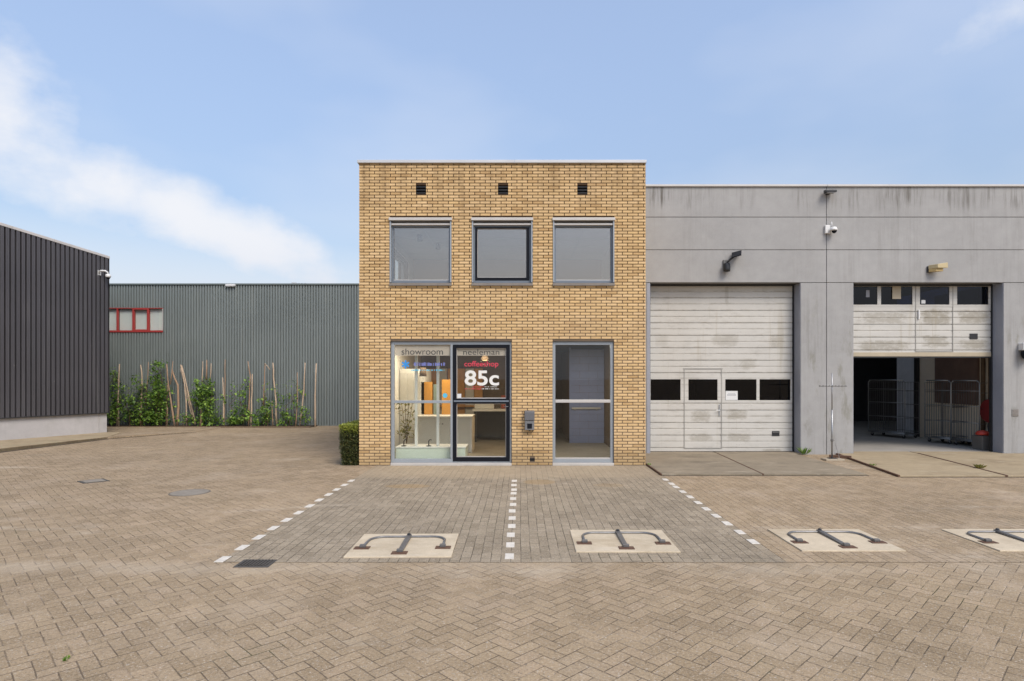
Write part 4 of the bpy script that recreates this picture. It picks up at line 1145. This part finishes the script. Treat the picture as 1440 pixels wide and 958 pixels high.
mb = MB(); mb.tube([(11.98, 15.4, .80), (11.97, 15.48, .60), (11.96, 15.42, .35), (11.97, 15.25, .22), (11.98, 15.05, .35)], .016, 8); mb.build('hose', M['black'], t, smooth=True)
t = thing('tool_box', (11.75, 15.05, .03), 'grey box with a red lid on the floor below the hose reel', 'box')
box(11.42, 11.78, 14.95, 15.3, .031, .38).build('body', plain('grey_box', (.14, .125, .11), .6, var=.3), t, bevel=.015)
mb = MB(); mb.lathe([(.15, .40), (.15, .44), (.11, .49), (.03, .51)], 18, Matrix.Translation((11.56, 15.12, 0))); mb.build('lid', plain('red_lid', (.5, .05, .03), .5), t, smooth=True)

# metal stand by the pillar
sx, sy = (1170 - CX) * 13.35 / F, 13.35
t = thing('metal_stand', (sx, sy, 0), 'thin galvanised pole stand with a cross bar by the concrete pillar', 'stand')
box(sx - .19, sx + .22, sy - .12, sy + .12, 0, .045).build('base_slab', M['kerb'], t, bevel=.006)
box(sx - .08, sx + .10, sy - .06, sy + .06, .0455, .056).build('foot_plate', M['black_metal'], t)
mb = MB(); mb.tube([(sx, sy, .056), (sx, sy, 1.12)], .018, 10); mb.tube([(sx, sy, 1.12), (sx, sy, 1.93)], .013, 10); mb.build('pole', M['steel'], t, smooth=True)
mb = MB(); mb.tube([(sx - .29, sy - .02, 1.645), (sx + .32, sy - .02, 1.645)], .011, 8)
for k in range(9): mb.tube([(sx - .28 + k * .07, sy - .02, 1.632), (sx - .28 + k * .07, sy - .02, 1.66)], .015, 6)
mb.build('cross_bar', M['steel_dark'], t)
mb = MB(); mb.lathe([(.028, 0), (.03, .02), (.03, .05), (.02, .06)], 12, Matrix.Translation((sx, sy, .42))); mb.tube([(sx - .03, sy - .02, .45), (sx + .05, sy - .02, .44)], .008, 6); mb.build('clamp', M['steel_dark'], t)
mb = MB(); mb.tube([(sx + .09, sy + .02, .36), (sx + .18, sy + .03, .05)], .005, 6); mb.build('stay', M['steel'], t)
tag(MB().prism([(7.02, 13.75), (7.42, 13.55), (7.46, 13.63), (7.06, 13.83)], .0, .07).build('scrap_bar', M['rust'], bevel=.006), 'rusty steel offcut lying between the stand and the pillar', 'offcut')
tag(box(12.0, 12.9, D2 - .32, D2 - .16, .034, .16).build('timber_block', M['timber'], bevel=.01), 'brown timber block lying below the small square vent grille', 'timber')

# ================================================================== DARK CLAD HALL
B = Vector(((150.4 - CX) * 19.34 / F, 19.34)); A = Vector((-14.4, 16.73))
u = (A - B).normalized(); ang = math.atan2(u.y, u.x)
darkh = thing('metal_hall', (B.x, B.y, 0), 'anthracite ribbed metal hall on a pale concrete plinth', 'building', rz=ang)
LW, HB, HSL = 9.5, 5.64, .138
top = lambda s: HB + HSL * s
mb = MB(); pitch = .127; s0 = -.03; COV = .075
for k in range(int(LW / pitch)):
    a = s0 + k * pitch
    prof = [(a, .0), (a + .002, -.115), (a + .042, -.115), (a + .045, 0), (a + .080, .0), (a + .084, -.006), (a + .089, -.006), (a + .093, 0), (a + pitch, 0)]
    for (xa, ya_), (xb, yb_) in zip(prof, prof[1:]):
        mb.quad((xb, COV + yb_, .70), (xa, COV + ya_, .70), (xa, COV + ya_, top(xa) - .002), (xb, COV + yb_, top(xb) - .002))
mb.build('wall', M['dark_clad'], darkh, local=True)
mb = MB(); mb.v = []; 
n_ = 0
mb.v += [(-.03, .075, .70), (-.03, -9, .70), (-.03, -9, HB), (-.03, .075, HB)]; mb.f.append((0, 1, 2, 3))
mb.v += [(LW - .03, .01, .70), (LW - .03, -9, .70), (LW - .03, -9, top(LW)), (LW - .03, .01, top(LW))]; mb.f.append((7, 6, 5, 4))
mb.v += [(-.03, .01, HB - .05), (LW, .01, top(LW) - .05), (LW, -9, top(LW) - .05), (-.03, -9, HB - .05)]; mb.f.append((8, 9, 10, 11))
mb.v += [(-.03, -9, .7), (LW, -9, .7), (LW, -9, top(LW)), (-.03, -9, HB)]; mb.f.append((12, 13, 14, 15))
mb.build('roof', M['dark_clad'], darkh, local=True)
mb = MB(); mb.box(0, .235, -9, 0, -.05, .685); mb.box(.243, 3.6, -9, 0.0, -.05, .685); mb.box(3.608, LW, -9, 0, -.05, .685); mb.build('plinth', M['plinth'], darkh, bevel=.006, local=True)
MB().box(-.04, LW, -.06, .085, .688, .715).build('base_flashing', M['black_metal'], darkh, local=True)
mb = MB(); ss_ = [-.04, 1.55, 2.62, 4.2, 6.8, LW]
for a, b in zip(ss_, ss_[1:]):
    b2 = b - .006
    mb.v += [(a, .085, top(a) - .01), (b2, .085, top(b2) - .01), (b2, -.25, top(b2) - .01), (a, -.25, top(a) - .01), (a, .085, top(a) + .07), (b2, .085, top(b2) + .07), (b2, -.25, top(b2) + .07), (a, -.25, top(a) + .07)]
    k = len(mb.v) - 8
    mb.f += [tuple(k + i for i in q) for q in ((0,1,2,3),(4,7,6,5),(0,4,5,1),(1,5,6,2),(2,6,7,3),(3,7,4,0))]
mb.build('roof_trim', M['trim'], darkh, bevel=.006, local=True)
cl = B + u * .12
t = thing('security_camera', (cl.x, cl.y, 5.05), 'white arm camera at the top corner of the dark metal hall', 'camera', 'security cameras', rz=ang)
mb = MB(); mb.box(.10, .22, .055, .075, .0, .16); mb.build('mount_plate', M['white'], t, local=True, bevel=.004)
mb = MB(); mb.tube([(.16, .07, .11), (.16, .16, .14), (.08, .24, .14), (.02, .26, .10), (.0, .26, .04)], .026, 10); mb.build('arm', M['white'], t, local=True, smooth=True)
mb = MB(); mb.lathe([(.035, .05), (.075, .03), (.08, -.03), (.06, -.06)], 16, Matrix.Translation((0, .26, .0))); mb.build('body', M['white'], t, local=True, smooth=True)
mb = MB(); mb.lathe([(.058, 0), (.045, -.035), (.01, -.055)], 14, Matrix.Translation((0, .26, -.06))); mb.build('dome', M['black_frame'], t, local=True, smooth=True)

# ================================================================== GREEN CLAD HALL
NX0, NX1, NH = -22.0, 4.0, nz(401)
green = thing('corrugated_hall', ((NX0 + NX1) / 2, D3, 0), 'long sage green corrugated hall with a red-framed window strip', 'building')
WX0, WX1, WZ0, WZ1 = nx(118), nx(229.5), nz(467.5), nz(433)
def corrugated(mb, x0, x1, z0, z1, y, p=.1025, dp=.055):
    k0 = math.floor(x0 / p); x = x0
    pts = [(x0, None)]
    prof = [(0, 0), (.52, 0), (.60, 1), (.88, 1), (1, 0)]
    out = []
    k = k0
    while k * p < x1:
        for f_, d_ in prof[:-1]:
            xx = (k + f_) * p
            if x0 <= xx <= x1: out.append((xx, y + d_ * dp))
        k += 1
    out = [(x0, y)] + out + [(x1, y)]
    for (a, ya_), (b, yb_) in zip(out, out[1:]):
        if b - a > 1e-5: mb.quad((a, ya_, z0), (b, yb_, z0), (b, yb_, z1), (a, ya_, z1))
mb = MB()
corrugated(mb, NX0, WX0, 0, NH, D3); corrugated(mb, WX0, WX1, 0, WZ0, D3); corrugated(mb, WX0, WX1, WZ1, NH, D3); corrugated(mb, WX1, NX1, 0, NH, D3)
mb.build('wall', M['green_clad'], green)
mb = MB(); wall_holes(mb, NX0, NX1, 0, NH, [(WX0, WX1, WZ0, WZ1)], D3 + .07, D3 + .2)
mb.box(NX0, NX0 + .2, D3 + .21, D3 + 12, 0, NH); mb.box(NX1 - .2, NX1, D3 + .21, D3 + 12, 0, NH); mb.box(NX0, NX1, D3 + 12.01, D3 + 12.2, 0, NH)
mb.build('wall', M['green_trim'], green)
box(NX0 + .21, NX1 - .21, D3 + .21, D3 + 12, NH - .3, NH - .1).build('roof', M['seal'], green)
box(NX0 - .02, NX1 + .02, D3 - .03, D3 + .25, NH, nz(398.8)).build('roof_trim', M['green_trim'], green, bevel=.006)
wn = part('window', ((WX0 + WX1) / 2, D3, WZ0), green)
mb = MB(); ff = .05
yA, yB = D3 + .0, D3 + .09
mb.box(WX0, WX1, yA - .02, yB, WZ0 + .002, WZ0 + .075); mb.box(WX0, WX1, yA, yB, WZ1 - .03, WZ1 - .002)
for px, wd in ((132, 1.8), (164.6, 1.8), (187.2, 2.8), (207.8, 2.8)): mb.box(nx(px - wd / 2), nx(px + wd / 2), yA, yB, WZ0 + .0755, WZ1 - .0305)
mb.build('frame', M['red'], wn, bevel=.003)
mb = MB(); mb.box(nx(187.2 + 1.7), nx(207.8 - 1.7), yA - .012, yB - .02, WZ0 + .076, WZ0 + .11); mb.box(nx(187.2 + 1.7), nx(207.8 - 1.7), yA - .012, yB - .02, WZ1 - .07, WZ1 - .031)
mb.build('sash', M['red'], wn)
mb = MB(); mb.box(WX1 - .035, WX1 - .002, yA, yB, WZ0 + .076, WZ1 - .031); mb.build('side_trim', M['alu_light'], wn)
edges = [nx(118), nx(132), nx(164.6), nx(187.2), nx(207.8), WX1 - .03]
for a, b in zip(edges, edges[1:]): box(a + .03, b - .03, yA + .05, yA + .056, WZ0 + .076, WZ1 - .031).build('pane', M['glass'], wn)
for k, (a, b) in enumerate(zip(edges, edges[1:])): box(a + .02, b - (.02 if k < 4 else .2), D3 + .12, D3 + .13, WZ0 + .076, WZ1 - .031).build('pane_brightener', M['pale_grey'], wn)  # pale sheets added behind the panes so the window looks bright
box(WX1 - .22, WX1 - .04, D3 + .11, D3 + .119, WZ0 + .076, WZ1 - .031).build('pane_bright_strip', M['white'], wn)  # white strip added to brighten the end pane
mb = MB(); mb.box(WX0 - .3, WX1 + .3, D3 + 3.0, D3 + 3.1, 2.5, 4.9); mb.build('partition', M['room_white'], green)
box(WX0 - .3, WX1 + .3, D3 + .21, D3 + 3.0, 4.85, 4.95).build('ceiling', M['room_white'], green)
box(WX0 - .3, WX1 + .3, D3 + .21, D3 + 3.0, 2.5, 2.6).build('floor', M['room_white'], green)
t = thing('wall_lamp', (nx(325), D3, nz(403.5)), 'small white wall lamp under the green hall roof edge', 'lamp')
box(nx(318.5), nx(331.8), D3 - .10, D3 - .002, nz(402.6), nz(400.0)).build('housing', M['white'], t, bevel=.008)
box(nx(319), nx(331.2), D3 - .09, D3 - .01, nz(403.2), nz(402.65)).build('diffuser', M['paper'], t)
t = thing('roof_vent', (nx(409), D3 + .8, NH), 'small grey roof vent unit on the green hall', 'roof vent')
box(nx(400), nx(406), D3 + .7, D3 + 1.0, NH - .1, nz(393)).build('cowl', M['coping'], t, bevel=.01)
mb = MB(); mb.tube([(nx(406), D3 + .85, nz(396)), (nx(419), D3 + .85, nz(395.5))], .035, 8)
for px in (409, 413, 418): mb.tube([(nx(px), D3 + .85, NH - .1), (nx(px), D3 + .85, nz(393.5))], .03, 8)
mb.build('pipe', M['steel'], t)

# ================================================================== CLIMBERS AND STAKES
DP = 22.35; SP = DP / F
def px_(p): return (p - CX) * SP
def pz_(p): return CAMH - (p - CY) * SP
rp = random.Random(11)
def stake(pts, w, mat, label):
    """pts in photo pixels, top first; each stake leans a little towards the wall"""
    path = []; ztop = pz_(pts[0][1])
    y0 = rp.uniform(-.12, .12)
    dense = []
    for (a, b), (c, e) in zip(pts, pts[1:]):
        n = max(2, int(abs(e - b) / 12))
        for k in range(n): dense.append((a + (c - a) * k / n, b + (e - b) * k / n))
    dense.append(pts[-1])
    for i, (a, b) in enumerate(dense):
        zz = pz_(b); j = .012 if 0 < i < len(dense) - 1 else 0
        path.append((px_(a) + rp.uniform(-j, j), DP + y0 + .2 * max(0, zz) / 2.4 + rp.uniform(-j, j), zz))
    rad = [w * (.55 + .45 * i / (len(path) - 1)) * rp.uniform(.9, 1.1) for i in range(len(path))]
    o = MB().tube(path, rad, 8).build('wooden_stake', mat, smooth=True)
    return tag(o, label, 'stake', 'wooden stakes along the green wall')
G0 = 600.5
W_, K_ = M['wood_grey'], M['wood_brown']
stake([(163.5, 512), (164, 560), (164.5, G0)], .034, W_, 'pale stake with a leafy twig, standing closest to the dark hall corner')
stake([(165.6, 559), (168.5, G0)], .026, W_, 'short thin stake leaning on the pale stake at the dark hall corner')
stake([(153.5, 528), (158, 532.5), (163.5, 537.5)], .014, W_, 'thin slanting twig off the stake at the dark hall corner')
stake([(190.5, 513), (194, 534), (194, 565), (197, G0)], .034, W_, 'bent pale stake inside the loose climber')
stake([(197.7, 573), (199.8, G0)], .022, K_, 'short brown stub beside the bent stake')
stake([(202, 509), (202, 540), (201, 572)], .02, K_, 'thin grey stick half hidden behind the second climber')
stake([(230.2, 541), (231, G0)], .03, K_, 'short blunt stake in front of the tallest climber')
stake([(234.6, 573), (235, G0)], .024, K_, 'short stub standing close beside the blunt stake')
stake([(232, 512), (236, 545), (243, 575), (247.5, G0)], .034, K_, 'bowed brown stake between the tallest climber and the forked stake')
stake([(237, 520), (246, 542), (248.5, 570), (248, G0)], .046, K_, 'thickest forked brown stake beside the tallest climber')
stake([(239.5, 508), (237.4, 541)], .02, K_, 'slender brown stick above the forked stake')
stake([(249.5, 513), (255.5, 538), (259.5, 562), (262, G0)], .03, W_, 'steepest of the leaning stakes in the bare gap')
stake([(250.3, 513.5), (258, 540), (265, 565), (273.5, 597)], .034, W_, 'most slanting stake in the bare gap between climbers')
stake([(247.4, 518), (256, 545), (269.5, 596)], .028, W_, 'middle stake of the leaning trio in the bare gap')
stake([(284, 575), (284, G0)], .05, K_, 'stout brown stem under the bushy climber')
stake([(280.3, 508), (281, 520), (281, 540)], .022, W_, 'straight pale stick above the bushy climber')
stake([(285.4, 506), (286, 535)], .034, K_, 'middle brown stick above the bushy climber')
stake([(291.2, 511), (290.5, 535)], .024, W_, 'short forked stick above the bushy climber')
stake([(311.3, 505.5), (312, 535), (314, G0)], .026, K_, 'tall thin brown stake next to the bushy climber')
stake([(311.8, 531), (316.8, G0)], .028, W_, 'shorter pale stake crossing the tall thin one')
stake([(345.7, 508), (349.5, 529), (349.8, G0)], .028, K_, 'tall kinked brown stake over the low weeds')
stake([(352.9, 526), (353.9, G0)], .034, W_, 'blunt pale stake beside the kinked brown one')
stake([(371.2, 511), (371.2, 536), (370.5, 570)], .026, K_, 'upright brown stick beside the large slanting stake')
stake([(379.3, 510), (381, 530), (385, 565), (388.2, G0)], .038, W_, 'large slanting stake with a twig joining its top')
stake([(371, 511), (378.5, 520)], .018, W_, 'short twig bridging two stake tops')
stake([(382.5, 564), (385, G0)], .022, K_, 'thin stub at the foot of the large slanting stake')
stake([(417, 524), (418.5, 560), (417, G0)], .024, K_, 'darker upright of the last stake pair')
stake([(425.4, 510), (424, 560), (420.2, G0)], .032, W_, 'taller pale stake of the last stake pair')
stake([(443.8, 511), (443, 545), (444.8, G0)], .04, W_, 'lone gnarled stake standing apart on bare wall')

def leaf(mb, c, size, r, droop=.5, flat=.0):
    d_ = Vector((r.uniform(-1, 1), r.uniform(-1, .4), r.uniform(-.9, .5) - flat * .0)).normalized()
    s_ = d_.cross(Vector((r.uniform(-.4, .4), r.uniform(-.4, .4), 1))).normalized()
    nrm = s_.cross(d_).normalized()
    L_ = size; wv = size * r.uniform(.30, .42)
    tip = c + d_ * L_ - Vector((0, 0, droop * L_ * .3)); midp = c + d_ * L_ * .45 + nrm * L_ * .06
    k = len(mb.v)
    mb.v += [tuple(c), tuple(midp + s_ * wv - nrm * L_ * .05), tuple(tip), tuple(midp - s_ * wv - nrm * L_ * .05)]
    mb.f += [(k, k + 1, k + 2), (k, k + 2, k + 3)]
def climber(blobs, n, label, size=(.06, .13), stems=3):
    """blobs: (px, py, rx px, ry px, weight)"""
    xs = [b[0] for b in blobs]; cx_ = sum(xs) / len(xs)
    t = thing('climbing_plant', (px_(cx_), DP, .03), label, 'plant', 'climbers along the green wall')
    mb = MB(); tot = sum(b[4] for b in blobs)
    for b in blobs:
        # leaves gather in clumps on shoots, leaving gaps
        k = int(n * b[4] / tot); nc = max(4, k // 9)
        for _ in range(nc):
            a = rp.uniform(0, 2 * math.pi); q = rp.random() ** .5
            cc = Vector((px_(b[0] + b[2] * q * math.cos(a)), DP + rp.uniform(-.28, .30), pz_(b[1] + b[3] * q * math.sin(a))))
            for _ in range(9):
                c = cc + Vector((rp.gauss(0, .06), rp.gauss(0, .06), rp.gauss(0, .065)))
                if c.z > .05: leaf(mb, c, rp.uniform(*size), rp)
    mb.build('foliage', M['leaf'], t)
    mb = MB()
    for k in range(stems):
        b = blobs[k % len(blobs)]
        x = px_(b[0] + rp.uniform(-.5, .5) * b[2]); yy = DP + rp.uniform(-.1, .15)
        tp = pz_(b[1] - b[3] * .8); path = [(x + rp.uniform(-.05, .05) * i, yy + rp.uniform(-.03, .03), .02 + (tp - .02) * i / 6) for i in range(7)]
        mb.tube(path, [.014 - .0015 * i for i in range(7)], 6)
    mb.build('stem', M['timber'], t)
climber([(160, 575, 12, 22, 1), (156, 528, 5, 9, .3), (163, 550, 8, 14, .4)], 620, 'green climber half hidden by the dark hall corner')
climber([(188, 580, 14, 18, 1), (196, 550, 9, 22, .6), (184, 560, 8, 20, .3)], 700, 'loose green climber round the bent pale stake')
climber([(222, 572, 19, 26, 1.5), (218, 545, 10, 16, .7), (222.5, 520, 4.5, 15, .45), (210, 585, 14, 13, .6), (228, 560, 8, 25, .5)], 1700, 'tallest climber, narrow green spire above a broad base')
climber([(262, 590, 14, 7, 1)], 120, 'sparse low leaves at the foot of the leaning stakes')
climber([(285, 545, 13, 12, 1), (284, 560, 12, 14, 1), (297, 580, 13, 16, .9), (290, 590, 18, 8, .5)], 1300, 'bushy square-topped climber with bare sticks rising from it')
climber([(325, 592, 9, 6, .7), (322, 558, 8, 22, .3)], 200, 'thin wispy climber between the bushy one and the kinked stake')
climber([(340, 582, 12, 16, 1), (343, 550, 7, 18, .4), (334, 588, 10, 9, .4)], 560, 'leafy climber round the kinked brown stake')
climber([(366, 588, 14, 10, 1), (372, 572, 8, 14, .4), (378, 560, 8, 20, .2)], 480, 'low leafy climber at the foot of the large slanting stake')
climber([(403, 590, 14, 9, 1), (402, 560, 10, 22, .4), (415, 555, 8, 20, .35), (428, 585, 8, 14, .5)], 480, 'sparse dark climber round the last stake pair')

# hedge by the brick corner
hx0, hx1, hy0, hy1, hz_ = bx(477) , BX0 - .03, D1 + .02, D1 + 1.5, .85
hd = thing('box_hedge', ((hx0 + hx1) / 2, (hy0 + hy1) / 2, 0), 'clipped narrow hedge against the corner of the brick building', 'hedge')
rh = random.Random(5)
box(hx0 + .06, hx1 - .02, hy0 + .06, hy1 - .05, .0, hz_ - .07).build('twigs', M['hedge_core'], hd)
mbA, mbB = MB(), MB()
for _ in range(15000):
    f_ = rh.random()
    bul = .03 * math.sin(rh.random() * 6)
    if f_ < .36: c = Vector((rh.uniform(hx0, hx1), hy0 + abs(rh.gauss(0, .03)), rh.uniform(.02, hz_)))
    elif f_ < .76: c = Vector((hx0 + abs(rh.gauss(0, .035)), rh.uniform(hy0, hy1), rh.uniform(.02, hz_)))
    else: c = Vector((rh.uniform(hx0, hx1), rh.uniform(hy0, hy1), hz_ - abs(rh.gauss(0, .03))))
    taper = .10 * max(0, .5 - c.z / hz_)
    c.x += taper if c.x < (hx0 + hx1) / 2 else 0
    c += Vector((rh.gauss(0, .012), rh.gauss(0, .012), rh.gauss(0, .012)))
    leaf(mbB if c.z > hz_ - .13 + rh.gauss(0, .04) else mbA, c, rh.uniform(.02, .038), rh, .2)
mbA.build('foliage', M['leaf_hedge'], hd); mbB.build('young_foliage', M['leaf_top'], hd)

# ================================================================== PARKING BARRIERS, COVERS, WEEDS
def make_barrier():
    root = thing('parking_barrier', (0, 0, 0), '', 'parking barrier', 'folding parking barriers on concrete pads')
    MB().box(-.572, .572, -.45, .45, -.03, .014).build('concrete_pad', M['pad'], root, bevel=.006, local=True)
    zt, r_ = .022, .0145
    arc = lambda cx_, cy_, rr_, a0, a1, z: [(cx_ + rr_ * math.cos(R(a0 + (a1 - a0) * k / 7)), cy_ + rr_ * math.sin(R(a0 + (a1 - a0) * k / 7)), z) for k in range(8)]
    path = [(-.445, -.13, .026)] + arc(-.28, .12, .16, 180, 90, zt) + [(0, .28, zt)] + arc(.28, .12, .16, 90, 0, zt) + [(.445, -.13, .026)]
    MB().tube(path, r_, 12)  .build('hoop', M['barrier'], root, smooth=True, local=True)
    mb = MB()
    mb.prism([(-.03, -.30), (.03, -.30), (.03, .31), (-.03, .31)], .016, [.03, .03, .046, .046])
    mb.build('centre_leg', M['steel_dark'], root, bevel=.006, local=True)
    mb = MB(); mb.lathe([(.02, .045), (.022, .055), (.012, .064)], 10, Matrix.Translation((0, .28, 0))); mb.build('lock', M['black_metal'], root, local=True)
    for xx, yy in ((-.45, -.14), (.45, -.14), (0, -.33)):
        MB().box(xx - .085, xx + .085, yy - .05, yy + .05, .0145, .021).build('foot_plate', M['rust'], root, local=True)
    for xx, yy in ((-.445, -.125), (.445, -.125), (0, -.30)):
        MB().box(xx - .034, xx + .034, yy - .022, yy + .022, .0215, .05).build('hinge', M['steel_dark'], root, bevel=.004, local=True)
    return root
pads = [(-1.265, 6.61, R(1.2), 'folded parking barrier on the grey bay below the showroom window'),
        (1.135, 6.79, R(-.5), 'folded parking barrier on the grey bay below the entrance window'),
        (3.52, 6.83, R(0), 'folded parking barrier on the pad before the closed garage door'),
        (5.61, 6.83, R(0), 'folded parking barrier on the pad before the open garage bay')]
pb = make_barrier()
for i, (x, y, a, lab) in enumerate(pads):
    o = pb if i == 0 else copy_tree(pb)
    o.location = (x, y, .004); o.rotation_euler = (0, 0, a); o['label'] = lab
    if i == 0: o.scale = (.96, 1, 1)

t = thing('drain_grate', (-2.62, 5.98, 0), 'dark iron drain grate at the near end of a white dashed line', 'drain', 'covers in the paving')
box(-2.79, -2.45, 5.86, 6.10, -.03, .007).build('frame', M['iron'], t, bevel=.003)
mb = MB()
for k in range(9): mb.box(-2.755 + k * .032, -2.740 + k * .032, 5.89, 6.07, .0105, .017)
mb.build('bar', M['iron'], t)
t = thing('manhole_cover', (-7.56, 10.7, 0), 'small square iron cover in the open paving near the dark hall', 'manhole cover', 'covers in the paving')
mb = MB(); mb.prism([(-7.84, 10.68), (-7.56, 10.45), (-7.28, 10.72), (-7.56, 10.95)], -.03, .009); mb.build('frame', M['iron'], t, bevel=.003)
mb = MB(); mb.prism([(-7.77, 10.68), (-7.56, 10.51), (-7.35, 10.72), (-7.56, 10.89)], .0, .014); mb.build('lid', M['cover_grey'], t, bevel=.003)
t = thing('manhole_cover', (-5.28, 9.65, 0), 'larger round grey cover in the open paving', 'manhole cover', 'covers in the paving')
mb = MB(); mb.lathe([(.30, -.03), (.30, .004), (.275, .005)], 36, Matrix.Translation((-5.28, 9.65, 0))); mb.build('frame', M['cover_rim'], t)
mb = MB(); mb.lathe([(.272, .0), (.272, .006), (.26, .007)], 36, Matrix.Translation((-5.28, 9.65, 0))); mb.build('lid', M['cover_grey'], t)

def weed(x, y, z, r_, n, label, mat='leaf_weed', hgt=.12):
    mb = MB(); rw = random.Random(int(x * 1000))
    for _ in range(n):
        a = rw.uniform(0, 6.28); q = r_ * rw.random() ** .7
        b = Vector((x + q * math.cos(a) * .5, y + q * math.sin(a) * .5, z)); tip = b + Vector((math.cos(a) * q, math.sin(a) * q, hgt * rw.uniform(.4, 1)))
        s_ = Vector((-math.sin(a), math.cos(a), 0)) * rw.uniform(.004, .012); md = (b + tip) / 2 + Vector((0, 0, .02))
        k = len(mb.v); mb.v += [tuple(b - s_ * .4), tuple(b + s_ * .4), tuple(md + s_), tuple(tip), tuple(md - s_)]; mb.f.append((k, k+1, k+2, k+3, k+4))
    return tag(mb.build('weed', M[mat]), label, 'weed', 'weeds in the paving joints')
weed(kx(1128), D2 - .1, .03, .13, 50, 'green weed tuft at the foot of the concrete pillar', 'leaf', .18)
weed(9.12, 12.0, .035, .09, 45, 'dry yellow weed tuft in the driveway seam', 'leaf_weed', .09)
weed(7.22, 12.4, .0, .06, 20, 'small green weed beside the rusty driveway edge', 'leaf', .08)
weed(2.66, D1 - .08, .01, .05, 14, 'tiny weed where the brick wall meets the driveway slab', 'leaf', .07)
weed(-2.97, 3.95, .0, .03, 6, 'tiny green sprout alone in the herringbone pavers', 'leaf', .014)
